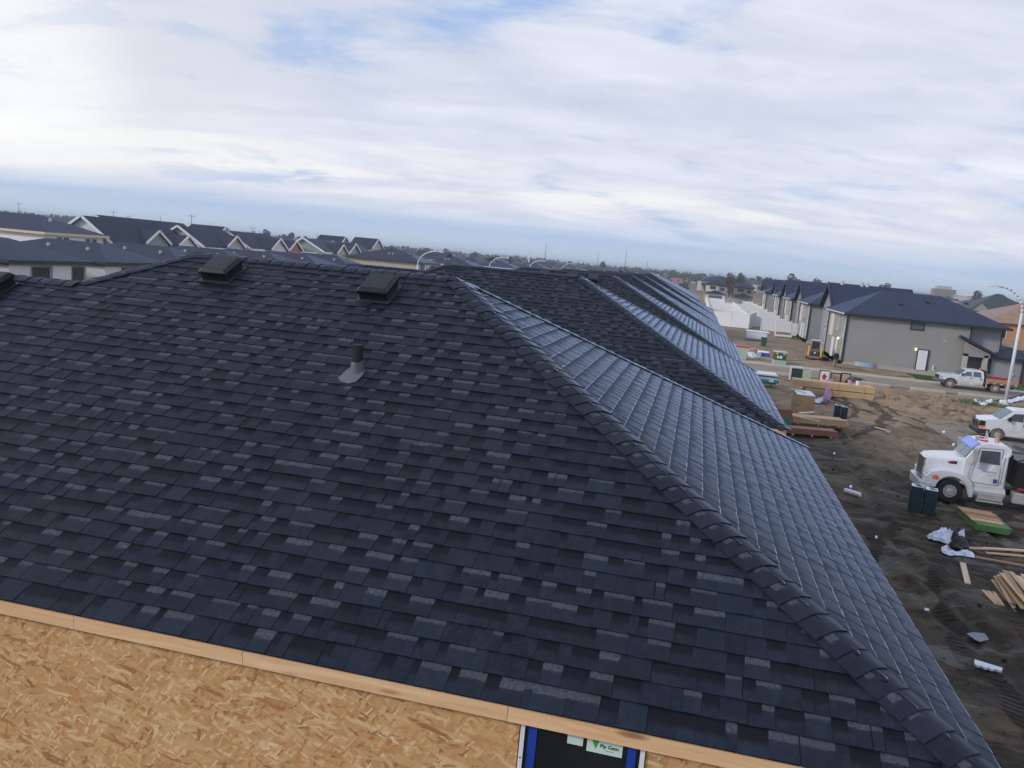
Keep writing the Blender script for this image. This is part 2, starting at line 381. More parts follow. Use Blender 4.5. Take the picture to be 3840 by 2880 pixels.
M_GRN = plain('green_painted_steel', (.02, .10, .055), .5, .15)
M_BIN = plain('dark_blue_green_bin_plastic', (.012, .035, .05), .5, .2, 3)
M_PALEGRN = plain('pale_green_paint', (.36, .47, .36), .6, .08)
M_BLUE = plain('blue_plastic', (.02, .08, .38), .5, .1)
M_TARP = plain('white_plastic_sheet', (.66, .70, .80), .4, .08, 4, bump=.3)
M_PURPLE = plain('pink_purple_insulation_wrap', (.50, .30, .52), .5, .18, 3)
M_CONC = plain('concrete', (.40, .37, .32), .85, .12, 1.2, bump=.2)
M_GREYBOX = plain('aged_plywood_sheet', (.44, .37, .28), .7, .12, 2)
M_FABNAVY = plain('navy_jacket', (.015, .02, .035), .9, .2)
M_TAN = plain('tan_trousers', (.30, .21, .13), .9, .15)
M_SKIN = plain('skin', (.45, .26, .18), .6, .05)
M_STICK = plain('window_sticker_paper', (.56, .70, .60), .6, .04)
M_STGRN = plain('sticker_green', (.02, .36, .05), .6, .05)
M_BLUETAPE = plain('blue_flashing_tape', (.015, .05, .30), .35, .25, 14, spec=.6)
M_RUST = plain('rusty_steel', (.20, .09, .06), .7, .3, 3)
M_CREAM = plain('cream_panel', (.62, .58, .48), .6, .04)
S_GREY = siding('grey_siding', (.30, .295, .285)); S_GREYB = siding('blue_grey_siding', (.29, .30, .33))
S_GREYG = siding('green_grey_siding', (.27, .29, .285)); S_DKGR = siding('dark_grey_siding', (.13, .14, .155))
S_BEIGE = siding('beige_siding', (.46, .41, .33)); S_WHITE = siding('white_siding', (.66, .68, .72)); S_SAGE = siding('sage_green_siding', (.26, .31, .27))
S_PINK = siding('salmon_siding', (.42, .19, .17)); S_LGREY = siding('light_grey_siding', (.44, .43, .41)); S_ORANGE = siding('orange_tan_stucco', (.50, .27, .12), pitch=9)
S_TAUPE = siding('taupe_siding', (.22, .175, .14)); S_WRAP = plain('white_house_wrap', (.74, .74, .76), .6, .06, 1.4)
S_BROWN = siding('reddish_wood_siding', (.22, .085, .045), .2)

def ground_material():
    m, nt, p = newmat('bare_dirt', .92, .2)
    gc = node(nt, 'ShaderNodeNewGeometry').outputs['Position']
    s = node(nt, 'ShaderNodeSeparateXYZ', {0: gc}); X_, Y_ = s.outputs[0], s.outputs[1]
    def nz(scale, det=6, rough=.6, dist=0, st=None):
        v = gc if st is None else node(nt, 'ShaderNodeMapping', {0: gc, 2: (0, 0, R(st[0])), 3: (st[1], st[2], 1)}).outputs[0]
        return node(nt, 'ShaderNodeTexNoise', {'Vector': v, 'Scale': scale, 'Detail': det, 'Roughness': rough, 'Distortion': dist}).outputs[0]
    a1 = nz(.10, 5, .6, .5); a2 = nz(.5, 8, .68, .8); a3 = nz(3.2, 6, .7); st1 = nz(1.0, 6, .65, .7, (28, .35, 1.0)); st2 = nz(.8, 6, .65, .6, (-20, .3, 1.2))
    mud = mix(nt, maprange(nt, a3, .3, .7), (.016, .0112, .0075), (.046, .033, .022))
    olive = mix(nt, maprange(nt, a2, .35, .65), (.062, .049, .034), (.118, .094, .065))
    tan = mix(nt, maprange(nt, a2, .35, .65), (.21, .148, .094), (.33, .24, .155))
    grey = mix(nt, maprange(nt, a3, .3, .7), (.10, .10, .09), (.17, .17, .155))
    # wet, rutted mud near the houses gives way to dry tan soil farther off
    fy = math_(nt, 'ADD', math_(nt, 'MULTIPLY', Y_, 1/70), math_(nt, 'MULTIPLY', math_(nt, 'SUBTRACT', a1, .5), .9))
    c = mix(nt, maprange(nt, math_(nt, 'ADD', st1, math_(nt, 'MULTIPLY', math_(nt, 'SUBTRACT', a2, .5), .8)), .43, .60), mud, olive)
    c = mix(nt, maprange(nt, fy, .58, .84), c, tan)
    c = mix(nt, math_(nt, 'MULTIPLY', maprange(nt, st2, .53, .62), .7), c, grey)
    c = mix(nt, math_(nt, 'MULTIPLY', maprange(nt, st1, .44, .36), .8), c, mud)
    trk = None; tread = None
    for (cx_, cy_, r_) in ((-14, 12, 26.5), (34, 66, 22.0), (-6, 60, 17.5), (30, 20, 22.5)):
        dx = math_(nt, 'SUBTRACT', X_, cx_); dy = math_(nt, 'SUBTRACT', Y_, cy_)
        dd = math_(nt, 'SQRT', math_(nt, 'ADD', math_(nt, 'MULTIPLY', dx, dx), math_(nt, 'MULTIPLY', dy, dy)))
        dd = math_(nt, 'ADD', dd, math_(nt, 'MULTIPLY', math_(nt, 'SUBTRACT', a1, .5), 5))
        for rr_ in (r_, r_+1.9):
            m_ = maprange(nt, math_(nt, 'ABSOLUTE', math_(nt, 'SUBTRACT', dd, rr_)), .30, .17)
            trk = m_ if trk is None else math_(nt, 'MAXIMUM', trk, m_)
    trk = math_(nt, 'MULTIPLY', trk, maprange(nt, a2, .36, .5))
    tread = math_(nt, 'MULTIPLY', trk, math_(nt, 'SINE', math_(nt, 'MULTIPLY', math_(nt, 'ADD', math_(nt, 'MULTIPLY', X_, .5), Y_), 30)))
    c = mix(nt, math_(nt, 'MULTIPLY', trk, .75), c, (.016, .011, .008))
    far = mix(nt, maprange(nt, nz(.02, 5), .4, .6), (.10, .10, .075), (.17, .14, .10))
    c = mix(nt, maprange(nt, Y_, 300, 500), c, far)
    nt.links.new(c, p.inputs['Base Color'])
    hh = math_(nt, 'ADD', math_(nt, 'MULTIPLY', a3, .7), math_(nt, 'ADD', math_(nt, 'MULTIPLY', st1, .25), math_(nt, 'ADD', math_(nt, 'MULTIPLY', nz(11, 5, .7), .35), math_(nt, 'SUBTRACT', math_(nt, 'MULTIPLY', tread, .18), math_(nt, 'MULTIPLY', trk, .45)))))
    b = node(nt, 'ShaderNodeBump', {'Height': hh, 'Strength': .8, 'Distance': .12}); nt.links.new(b.outputs[0], p.inputs['Normal'])
    rr = maprange(nt, st1, .35, .6, .55, .95); nt.links.new(rr, p.inputs['Roughness'])
    return m
M_GROUND = ground_material()
M_ROAD = plain('dusty_road', (.235, .195, .15), .9, .10, .5, bump=.15, dirt=(.30, .26, .215))
M_PAD = plain('compacted_gravel', (.20, .18, .15), .9, .12, .7, bump=.2)
M_GRASS = plain('short_grass', (.05, .11, .025), .9, .3, 6, bump=.5)
# ------------------------------------------------------------------ ground, roads
def hnoise(x, y, s=1.0, seed=0):
    from mathutils import noise
    return noise.noise(Vector((x*s, y*s, seed)))
def gheight(x, y):
    z = .09*hnoise(x, y, .18, 1) + .03*hnoise(x, y, .6, 2) + .018*hnoise(x, y, 1.5, 3) + .015*hnoise(x, y, 2.6, 4)
    # clods and mounds left by the digger between the yard and the road
    m = math.exp(-(((x-18.5)/5.5)**2 + ((y-62)/7.5)**2))
    z += m*(.75*abs(hnoise(x, y, .42, 5)) + .5*abs(hnoise(x, y, .95, 6)) + .22*hnoise(x, y, 2.4, 7))
    m2 = math.exp(-(((x-13)/6)**2 + ((y-88)/3.0)**2))
    z += m2*(.25 + .5*abs(hnoise(x, y, .6, 8)))
    # wheel ruts running along the back of the row
    for off in (0, 1.8, 4.3, 6.2):
        xc = 5.6 + off + .9*math.sin(y*.13 + off) + .004*(y-40)**2*(.4 if y > 40 else .8)
        d = (x-xc)/.22
        if abs(d) < 4: z += (-.17*math.exp(-d*d) + .09*math.exp(-(abs(d)-1.7)**2*2))*(.6+.6*abs(hnoise(x, y, .4, 12)))*max(0, min(1, (62-y)/14))
    return z
def grid(name, x0, x1, y0, y1, step, mat, zf, smooth=True):
    nx = int((x1-x0)/step)+1; ny = int((y1-y0)/step)+1
    mb = MB()
    for j in range(ny):
        for i in range(nx):
            x = x0+(x1-x0)*i/(nx-1); y = y0+(y1-y0)*j/(ny-1); mb.v.append((x, y, zf(x, y, i in (0, nx-1) or j in (0, ny-1))))
    for j in range(ny-1):
        for i in range(nx-1):
            a = j*nx+i; mb.f.append((a, a+1, a+1+nx, a+nx)); mb.m.append(0)
    return mb.build(name, mat, None, smooth)
tag(MB().poly([(-6000,-300,GZ-.5),(6000,-300,GZ-.5),(6000,6500,GZ-.5),(-6000,6500,GZ-.5)]).build('ground', M_GROUND), None, None, kind='structure')
def inroad(x, y): return 74.8 < y < 82.2
gy = grid('yard_soil', 1.2, 34, 10, 74.9, .16, M_GROUND, lambda x, y, e: GZ + (gheight(x, y) if not e else -.1))
tag(gy, None, None, kind='structure')
gy2 = grid('verge_soil', 1.2, 60, 82.1, 96, .3, M_GROUND, lambda x, y, e: GZ + (gheight(x, y) if not e else -.1))
tag(gy2, None, None, kind='structure')
def slab(name, pts, z0, z1, mat, kind='structure', label=None):
    mb = MB(); n = len(pts)
    mb.poly([(x, y, z1) for x, y in pts])
    for i in range(n):
        j = (i+1) % n; mb.poly([(pts[i][0], pts[i][1], z0), (pts[j][0], pts[j][1], z0), (pts[j][0], pts[j][1], z1), (pts[i][0], pts[i][1], z1)])
    o = mb.build(name, mat); o['kind'] = kind
    return o
slab('field', [(34, -50), (260, -50), (260, 74.8), (34, 74.8)], GZ-.6, GZ-.06, M_GROUND)
slab('field', [(1.2, -50), (34, -50), (34, 10), (1.2, 10)], GZ-.6, GZ-.06, M_GROUND)
slab('back_field', [(1.2, 96), (300, 96), (300, 420), (1.2, 420)], GZ-.6, GZ-.04, M_GROUND)
slab('road', [(-30, 75.6), (300, 75.6), (300, 81.4), (-30, 81.4)], GZ-.5, GZ+.02, M_ROAD)
slab('kerb', [(-30, 81.4), (300, 81.4), (300, 81.75), (-30, 81.75)], GZ-.5, GZ+.13, M_CONC)
slab('pavement', [(-30, 81.75), (300, 81.75), (300, 83.2), (-30, 83.2)], GZ-.5, GZ+.12, M_CONC)
# broken, half buried kerb on the near side: separate lengths show
for a_, b_ in ((1.5, 9.0), (13.6, 16.9), (18.6, 21.3), (22.4, 26.0), (30, 60)):
    slab('kerb', [(a_, 74.9), (b_, 74.9), (b_, 75.6), (a_, 75.6)], GZ-.3, GZ+.13, M_CONC)
g0 = G(3475, 1430); slab('grass_patch', [(21.0, 83.3), (27.4, 83.3), (27.8, 87.6), (21.6, 87.6)], GZ-.4, GZ+.14, M_GRASS, 'stuff')
slab('grass_patch', [(30.2, 83.3), (60, 83.3), (60, 88.4), (30.6, 88.4)], GZ-.4, GZ+.14, M_GRASS, 'stuff')
# levelled gravel pad where the van stands
slab('gravel_pad', [(15.0, 49.3), (36, 46.5), (36, 60.5), (20, 63.5), (16.6, 60.2), (14.6, 54.5)], GZ-.5, GZ+.10, M_PAD)
# street on the far left, between the near row and the left-hand houses
slab('road', [(-34, 20), (-27, 20), (-27, 420), (-34, 420)], GZ-.4, GZ+.01, M_ROAD)

# ------------------------------------------------------------------ near row of houses with shingled hip roofs
T = .490911; CA = 1/math.sqrt(1+T*T); SA = T*CA; EXP = .143; EAVE = -2.3; HALF = 4.1942
def clip_half(poly, a, b, c):
    out = []
    for i in range(len(poly)):
        p = poly[i]; q = poly[(i+1) % len(poly)]
        dp_ = a*p[0]+b*p[1]+c; dq = a*q[0]+b*q[1]+c
        if dp_ >= 0: out.append(p)
        if (dp_ >= 0) != (dq >= 0):
            t = dp_/(dp_-dq); out.append((p[0]+(q[0]-p[0])*t, p[1]+(q[1]-p[1])*t))
    return out
def clip_convex(poly, region):
    for i in range(len(region)):
        (x0, y0), (x1, y1) = region[i], region[(i+1) % len(region)]
        poly = clip_half(poly, -(y1-y0), (x1-x0), (y1-y0)*x0-(x1-x0)*y0)
        if len(poly) < 3: return []
    return poly
class Plane:
    """roof plane: u along the eave, v up the slope, h out of it"""
    def __init__(s, o, du, dv): s.o = Vector(o); s.du = Vector(du); s.dv = Vector(dv); s.n = s.du.cross(s.dv).normalized()
    def p(s, u, v, h): return s.o + s.du*u + s.dv*v + s.n*h
def segs_for(rng, u0, u1):
    out = []; u = u0; tabn = rng.random() < .5
    while u < u1-.02:
        w_ = rng.choice([.06, .09, .11, .13, .15, .18]) if tabn else rng.choice([.05, .08, .10, .12, .15])
        e = min(u+w_, u1)
        if u1-e < .05: e = u1
        out.append((u, e, tabn)); tabn = not tabn; u = e
    return out
def shingle_strip(mb, pl, regions, k, u0, u1, rng, flip=False):
    v0 = k*EXP - (.02 if k == 0 else 0); v1 = v0 + EXP + .028
    strip_tone = rng.uniform(-.10, .10); done = False
    for (a_, b_, tab) in segs_for(rng, u0, u1-.003):
        tone = min(1, max(0, (.5 if tab else .40) + strip_tone + rng.uniform(-.28, .28)))
        r_ = rng.random()
        if flip: kind = 1.0 if r_ < .05 else (0.0 if r_ > .88 else .5); tone = .5+(tone-.5)*.35  # street slope: patch contrast lowered in the colour, imitating sheen at grazing view
        elif tab: kind = 1.0 if r_ < .58 else .5; kind = 0.0 if r_ > .90 else kind
        elif tab: kind = 1.0 if r_ < .40 else (.5 if r_ < .86 else 0.0)
        else: kind = 0.0 if r_ < .80 else (.5 if r_ < .97 else 1.0)
        rnd = rng.random(); hb = .0125 if tab else .0092; ht = .0025
        if tab: hb += rng.uniform(-.001, .002)
        a2 = a_ + (rng.uniform(-.004, .004) if tab else 0)
        for reg in regions:
            q = clip_convex([(a2, v0), (b_, v0), (b_, v1), (a2, v1)], reg)
            if len(q) < 3: continue
            done = True
            GLINT = .010 if flip else 0  # street slopes only: strip at the butt that carries the painted sheen line
            H = lambda v: (hb + (ht-hb)*(v-v0)/(v1-v0)) if (v > v0+GLINT*.9 or not flip) else hb-.0012
            ql = clip_half(q, 0, -1, v0+GLINT) if flip else []; qm = clip_half(q, 0, 1, -(v0+GLINT))
            for part in (ql, qm):
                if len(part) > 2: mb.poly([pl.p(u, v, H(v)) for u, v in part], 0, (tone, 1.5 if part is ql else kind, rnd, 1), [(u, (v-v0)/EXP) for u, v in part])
            top = [pl.p(u, v, H(v)) for u, v in q]
            uvs = [(u, (v-v0)/EXP) for u, v in q]
            for i in range(len(q)):
                j = (i+1) % len(q)
                (ua, va), (ub, vb) = q[i], q[j]
                if va > v1-.001 and vb > v1-.001: continue
                mb.poly([pl.p(ua, va, -.001), pl.p(ub, vb, -.001), top[j], top[i]], 0, (max(0, tone-.15), .5, rnd, 1), [uvs[i], uvs[j], uvs[j], uvs[i]])
    return done
def inframe(p, m=60):
    z = p.dot(FW)
    if z < .3: return False
    x = CX + F*p.dot(RX)/z; y = CY - F*p.dot(UY)/z
    return -m < x < 3840+m and -m < y < 2880+m
def cap_piece(mb, p, d, wl, wr, nrm, rng, length=.172, width=.15):
    """one bent cap over a hip or ridge; d = direction it climbs"""
    tone = min(1, max(0, .5+rng.uniform(-.3, .3))); rnd = rng.random()
    def sec(q, lift):
        pts = []
        for s_, k in ((-1, 1), (-1, .62), (-1, .28), (0, 0), (1, .28), (1, .62), (1, 1)):
            w_ = wl if s_ < 0 else wr
            sag = .016 if k == 0 else (.004 if k == .28 else 0)
            pts.append(q + (w_*(width*k) if k else Vector((0, 0, 0))) + nrm*(lift - sag + .009))
        return pts
    l0 = .016 + rng.uniform(-.003, .003); A = sec(p, l0); B = sec(p + d*length, .007)
    vv = (0, .2, .38, .5, .62, .8, 1)
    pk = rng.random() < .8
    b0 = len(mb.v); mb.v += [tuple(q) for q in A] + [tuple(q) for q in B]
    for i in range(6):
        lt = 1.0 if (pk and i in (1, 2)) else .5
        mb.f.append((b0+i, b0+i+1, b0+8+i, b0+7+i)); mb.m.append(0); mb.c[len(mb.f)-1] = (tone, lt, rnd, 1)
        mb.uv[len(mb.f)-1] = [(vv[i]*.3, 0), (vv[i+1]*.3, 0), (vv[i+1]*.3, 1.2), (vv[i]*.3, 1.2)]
        mb.poly([A[i]-nrm*.007, A[i+1]-nrm*.007, A[i+1], A[i]], 0, (tone*.3, .5, rnd, 1), [(0, 0)]*4)
    for S_, T_ in ((0, 1), (6, -1)):
        mb.poly([A[S_], B[S_], B[S_]-nrm*.010, A[S_]-nrm*.010], 0, (tone*.5, .5, rnd, 1), [(0, 0)]*4)
def cap_run(p0, p1, n_left, n_right, rng):
    p0 = Vector(p0); p1 = Vector(p1); d = (p1-p0); L = d.length; d.normalize()
    nrm = (n_left+n_right).normalized(); wl = n_left.cross(d).normalized(); wr = -n_right.cross(d).normalized()
    if wl.dot(Vector((0, 0, 1))) > 0: wl = -wl
    if wr.dot(Vector((0, 0, 1))) > 0: wr = -wr
    n = int(L/EXP); out = []
    for i in range(n):
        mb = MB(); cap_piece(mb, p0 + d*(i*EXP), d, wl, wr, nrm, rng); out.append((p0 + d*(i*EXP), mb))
    return out
def merge(mbs):
    M_ = MB()
    for b in mbs:
        o = len(M_.v); fo = len(M_.f)
        M_.v += b.v; M_.f += [tuple(i+o for i in f) for f in b.f]; M_.m += b.m
        for k, c in b.c.items(): M_.c[k+fo] = c
        for k, c in b.uv.items(): M_.uv[k+fo] = c
    return M_
def emit(parent, items, name, limit, hide_far=None, smooth=False):
    """the closest pieces in view become parts, the rest one joined part"""
    vis = sorted([it for it in items if inframe(it[0]) and (hide_far is None or not hide_far(it[0]))], key=lambda it: it[0].length)[:limit]
    ids = {id(it[1]) for it in vis}
    for _, mb in vis: mb.build(name, M_SH, parent, smooth)
    rest = [mb for _, mb in items if id(mb) not in ids]
    if rest: merge(rest).build(name+'_run', M_SH, parent)['kind'] = 'stuff'

ROW = [(1.732, 3.925), (1.62, 13.50), (1.42, 22.35), (1.25, 31.6), (1.12, 40.9), (1.05, 50.4)]
ROWLAB = ['nearest unfinished house, strand board wall, dark shingled hip roof with pipe and box vents',
          'second dark shingled hip roof behind the nearest one in the row',
          'third dark shingled hip roof in the row, three box vents at its ridge',
          'fourth dark shingled hip roof in the row, between the third and the fifth',
          'fifth dark shingled hip roof of the row, smaller with distance',
          'last and farthest dark shingled hip roof of the row, beside the white fences']
def near_house(idx):
    X1, Y0 = ROW[idx]; rng = random.Random(100+idx)
    root = thing('row_house', ROWLAB[idx], 'house', (0, 0, 0), 0, 'row of houses with dark shingled hip roofs')
    front = Plane((X1, Y0, EAVE), (-1, 0, 0), (0, CA, SA)); front.n = Vector((0, -SA, CA))
    street = Plane((X1, Y0, EAVE), (0, 1, 0), (-CA, 0, SA)); street.n = Vector((SA, 0, CA))
    back = Vector((0, SA, CA)); west = Vector((-SA, 0, CA))
    XL = 13.0; S_ = 1/CA
    # solid roof deck under the shingles
    zr = EAVE + T*HALF; z2 = EAVE + T*3.39; d = -.004
    Pn = lambda x, y, z: (X1+x, Y0+y, z+d)
    deck = MB()
    A = Pn(-HALF, HALF, zr); B = Pn(-7.18, HALF, zr); Cq = Pn(-7.98, 3.39, z2); Dq = Pn(-XL, 3.39, z2)
    deck.poly([Pn(0,0,EAVE), A, B, Cq, Dq, Pn(-XL,0,EAVE)][::-1])
    deck.poly([Pn(0,0,EAVE), Pn(0,2*HALF,EAVE), A])
    E1 = Pn(-7.18-HALF, 2*HALF, EAVE); V1 = Pn(-7.98, 3.39, z2); V2 = Pn(-11.37, 6.78, EAVE)
    deck.poly([A, Pn(0,2*HALF,EAVE), E1, B])
    deck.poly([B, E1, V2, V1])
    deck.poly([V1, V2, Pn(-XL,6.78,EAVE), Dq])
    deck.poly([Dq, Pn(-XL,6.78,EAVE), Pn(-XL,0,EAVE)])
    deck.poly([Pn(0,0,EAVE-.01), Pn(-XL,0,EAVE-.01), Pn(-XL,6.78,EAVE-.01), Pn(-11.37,6.78,EAVE-.01), Pn(-11.37,2*HALF,EAVE-.01), Pn(0,2*HALF,EAVE-.01)])
    roof = deck.build('roof', M_FROOF, root)
    # shingle courses
    regF = [[(0,0-.05), (XL if 0 else 7.98, -.05), (7.98, 3.39*S_), (7.18, HALF*S_), (HALF, HALF*S_), (0, 0)], [(7.98, -.05), (XL, -.05), (XL, 3.39*S_), (7.98, 3.39*S_)]]
    regF = [[p for p in r] for r in regF]
    regS = [[(0, -.05), (2*HALF, -.05), (2*HALF, 0), (HALF, HALF*S_), (0, 0)]]
    items = []; ulim = {0: 10.5, 1: 11.5}.get(idx, 8.3)
    nc = int(HALF*S_/EXP)+1
    for k in range(nc):
        off = (k*.37) % 1.0
        u = -off - (.02 if k == 0 else 0)
        while u < ulim:
            mb = MB(); a_ = max(u, -.02)
            if shingle_strip(mb, front, regF, k, a_, u+1.0, rng): items.append((front.p(u+.5, k*EXP, 0), mb))
            u += 1.0
        off = (k*.41) % 1.0; u = -off
        while u < 2*HALF:
            mb = MB(); a_ = max(u, 0)
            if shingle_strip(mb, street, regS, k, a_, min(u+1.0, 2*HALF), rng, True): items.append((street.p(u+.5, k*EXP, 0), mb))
            u += 1.0
    lim = [300, 290, 150, 0, 0, 0][idx]
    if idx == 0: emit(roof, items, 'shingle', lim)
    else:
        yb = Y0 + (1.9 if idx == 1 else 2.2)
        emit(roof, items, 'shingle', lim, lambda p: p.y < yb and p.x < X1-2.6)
    # caps
    caps = []
    P3 = lambda x, y, z: Vector((X1+x, Y0+y, z))
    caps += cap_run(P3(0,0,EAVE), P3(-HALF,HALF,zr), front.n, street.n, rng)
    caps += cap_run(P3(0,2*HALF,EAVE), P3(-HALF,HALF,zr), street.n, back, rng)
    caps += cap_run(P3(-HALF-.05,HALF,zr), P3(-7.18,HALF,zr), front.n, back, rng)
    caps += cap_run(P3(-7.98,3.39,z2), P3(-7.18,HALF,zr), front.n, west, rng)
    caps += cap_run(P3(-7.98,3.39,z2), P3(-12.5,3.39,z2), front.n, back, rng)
    emit(roof, caps, 'ridge_cap', [200, 90, 0, 0, 0, 0][idx], None, True)
    # fascia: separate boards end to end
    joints = [0, 2.45, 4.0, 5.115, 9.0, XL] if idx == 0 else [0, 4.8, 9.6, XL]
    for a_, b_ in zip(joints[:-1], joints[1:]):
        MB().box(X1-b_+.0015, X1-a_-.0015+(.0 if a_ else .0), Y0-.001, Y0+.037, EAVE-.108, EAVE-.016).build('fascia_board', M_SPR, root)
    for a_, b_ in ((.039, 4.2), (4.2, 2*HALF)):
        MB().box(X1-.038, X1+.0, Y0+a_+.0015, Y0+b_-.0015, EAVE-.108, EAVE-.016).build('fascia_board', M_SPR, root)
    yw = Y0+(.40 if idx else .050); xe = X1-(.40 if idx else .05); zb = GZ-.1; zt = EAVE-.012
    if idx:
        w = MB().box(X1-XL+.3, xe, yw, Y0+2*HALF-.4, zb, zt).build('wall', M_OSB, root)
        return root
    # near wall: sheathing panels with the window cut between them
    wx0, wx1, wz1, wz0 = -.624, -.012, -2.36, -3.9
    pan = []
    xs = [X1-XL+.3, -6.83, -5.61, -4.39, -3.17, -1.95, wx0-.03]
    w = MB().box(X1-XL+.31, xe-.012, yw+.012, Y0+2*HALF-.4, zb, zt-.2).build('wall', M_OSB, root)
    rows = [(zb, -6.02), (-6.017, -4.80), (-4.797, -3.58), (-3.577, zt)]
    for (za, zc) in rows:
        for a_, b_ in zip(xs[:-1], xs[1:]): MB().box(a_+.0004, b_-.0004, yw, yw+.0115, za, zc).build('sheathing_panel', M_OSB, w)
        if zc <= -3.57:
            MB().box(wx0-.0285, xe, yw, yw+.0115, za, zc).build('sheathing_panel', M_OSB, w)
        else: MB().box(wx1+.03, xe, yw, yw+.0115, za, zc).build('sheathing_panel', M_OSB, w)
    win = MB().box(wx0-.012, wx1+.012, yw-.002, yw+.010, wz0, wz1)
    win = win.build('window', M_BLKPL, root)
    MB().box(wx0+.005, wx1-.005, yw-.006, yw-.002, wz0, wz1).build('pane', M_BLACK, win)
    for a_, b_ in ((wx0-.022, wx0+.001), (wx1-.001, wx1+.024)):
        f_ = MB().box(a_, b_, yw-.012, yw-.001, wz0, wz1)
        f_.build('nailing_flange', M_WHITE, win)
    for a_, b_ in ((-.602, -.557), (-.078, -.033)):
        MB().box(a_, b_, yw-.011, yw-.0065, wz0, wz1).build('blue_tape', M_BLUETAPE, win)
    nm = MB()
    for zz_ in [(-2.62-.105*i) for i in range(10)]:
        for xx_ in (wx0-.011, wx1+.013): nm.cyl((xx_, yw-.012, zz_), (xx_, yw-.0145, zz_), .004, n=8)
    nm.build('nail_heads', M_BLACK, win)
    MB().box(-.394, -.311, yw-.009, yw-.0065, -2.484, -2.38).build('sticker', M_STICK, win)
    MB().box(-.290, -.104, yw-.009, yw-.0065, -2.503, -2.37).build('sticker', M_STICK, win)
    MB().poly([(-.262, yw-.0100, -2.442), (-.244, yw-.0100, -2.480), (-.228, yw-.0100, -2.442), (-.232, yw-.0100, -2.40), (-.258, yw-.0100, -2.40)]).build('logo_mark', M_STGRN, win)
    def text(s_, size, loc, mat, parent, name='lettering'):
        cu = bpy.data.curves.new(name, 'FONT'); cu.body = s_; cu.size = size; cu.extrude = .0004; cu.offset = size*.012
        o_ = bpy.data.objects.new(name, cu); COL.objects.link(o_); cu.materials.append(mat)
        bpy.context.view_layer.update()
        me = bpy.data.meshes.new_from_object(o_); bpy.data.objects.remove(o_)
        o2 = bpy.data.objects.new(name, me); COL.objects.link(o2); o2.location = loc; o2.rotation_euler = (R(90), 0, 0); o2.parent = parent
        return o2
    text('Ply Gem', .0285, (-.222, yw-.0105, -2.468), M_DARK, win)
    MB().box(-.190, -.150, yw-.0102, yw-.0092, -2.4825, -2.4805).build('small_print', M_GREY, win)
    return root
NEAR = [near_house(i) for i in range(6)]

# roof vents and the plumbing pipe
def box_vent(X1, Y0, u, v, label, group='black box vents on the shingled roofs'):
    """low black hood on a flange, set square to the slope"""
    t = thing('roof_vent', label, 'roof vent', (X1-u, Y0+v*CA, EAVE+v*SA), 0, group)
    t.rotation_euler = (math.atan(T), 0, 0)
    MB().box(-.175, .175, -.20, .19, .012, .019).build('flange', M_DARK, t, bevel=.003)
    MB().box(-.142, .142, -.162, .165, .016, .095).build('collar', M_BLKPL, t, bevel=.006)
    mb = MB(); a_, b_ = .155, .130
    lo = [(-a_, -.18, .085), (a_, -.18, .085), (a_, .18, .085), (-a_, .18, .085)]
    md = [(-a_, -.18, .115), (a_, -.18, .115), (a_, .18, .115), (-a_, .18, .115)]
    tp = [(-b_, -.150, .150), (b_, -.150, .150), (b_, .150, .150), (-b_, .150, .150)]
    for P, Q in ((lo, md), (md, tp)):
        for i in range(4): j = (i+1) % 4; mb.poly([P[i], P[j], Q[j], Q[i]])
    mb.poly(tp); mb.poly(lo[::-1])
    mb.build('hood', M_VENT, t, bevel=.008)
    return t
M_VENT = plain('satin_black_vent_plastic', (.004, .006, .012), .38, .15, 6, spec=.28)
vx = ROW[0]
box_vent(*vx, 1.732+3.09, 4.16, 'black box vent on the nearest roof, right of the other two near vents')
box_vent(*vx, 1.732+4.86, 4.22, 'black box vent on the nearest roof, middle one near the ridge peak')
box_vent(*vx, 1.732+7.02, 3.42, 'black box vent cut by the left edge of the picture on the nearest roof')
for u, l_ in ((6.35, 'small black box vent at the third roof ridge, leftmost of three'), (5.45, 'small black box vent at the third roof ridge, middle of three'), (4.75, 'small black box vent at the third roof ridge, rightmost and darkest of three')):
    box_vent(*ROW[2], u, 4.15, l_)
pipe = thing('vent_pipe', 'black plumbing pipe with grey boot rising from the nearest roof', 'vent pipe', tuple(Vector((ROW[0][0]-(1.732+2.76), ROW[0][1]+2.52, EAVE+2.52*T))), 0)
MB().cyl((0,0,.05), (0,0,.225), .042, n=20).cyl((0,0,.225), (0,0,.2255), .036, n=20).build('pipe', M_BLKPL, pipe, smooth=False, bevel=.003)
fl = MB(); nn = 18
for i in range(nn):
    t0, t1 = 2*math.pi*i/nn, 2*math.pi*(i+1)/nn
    f0 = lambda t, r, z: (r*math.cos(t), r*math.sin(t), z + T*r*math.sin(t))
    fl.poly([f0(t0, .064, .012), f0(t1, .064, .012), f0(t1, .053, .07), f0(t0, .053, .07)])
    fl.poly([f0(t0, .056, .07), f0(t1, .053, .07), f0(t1, .047, .10), f0(t0, .047, .10)])
fl.build('boot', M_ALUD, pipe, smooth=True)
fm = MB(); seg = [(-.105, -.14), (-.06, -.185), (.015, -.195), (.065, -.16), (.08, -.09), (.075, .0), (-.08, .0)]
fm.poly([(x, y, .014 + T*y) for x, y in seg])
fm.build('flange', plain('grey_flashing', (.11, .11, .125), .5, .15, 8), pipe)

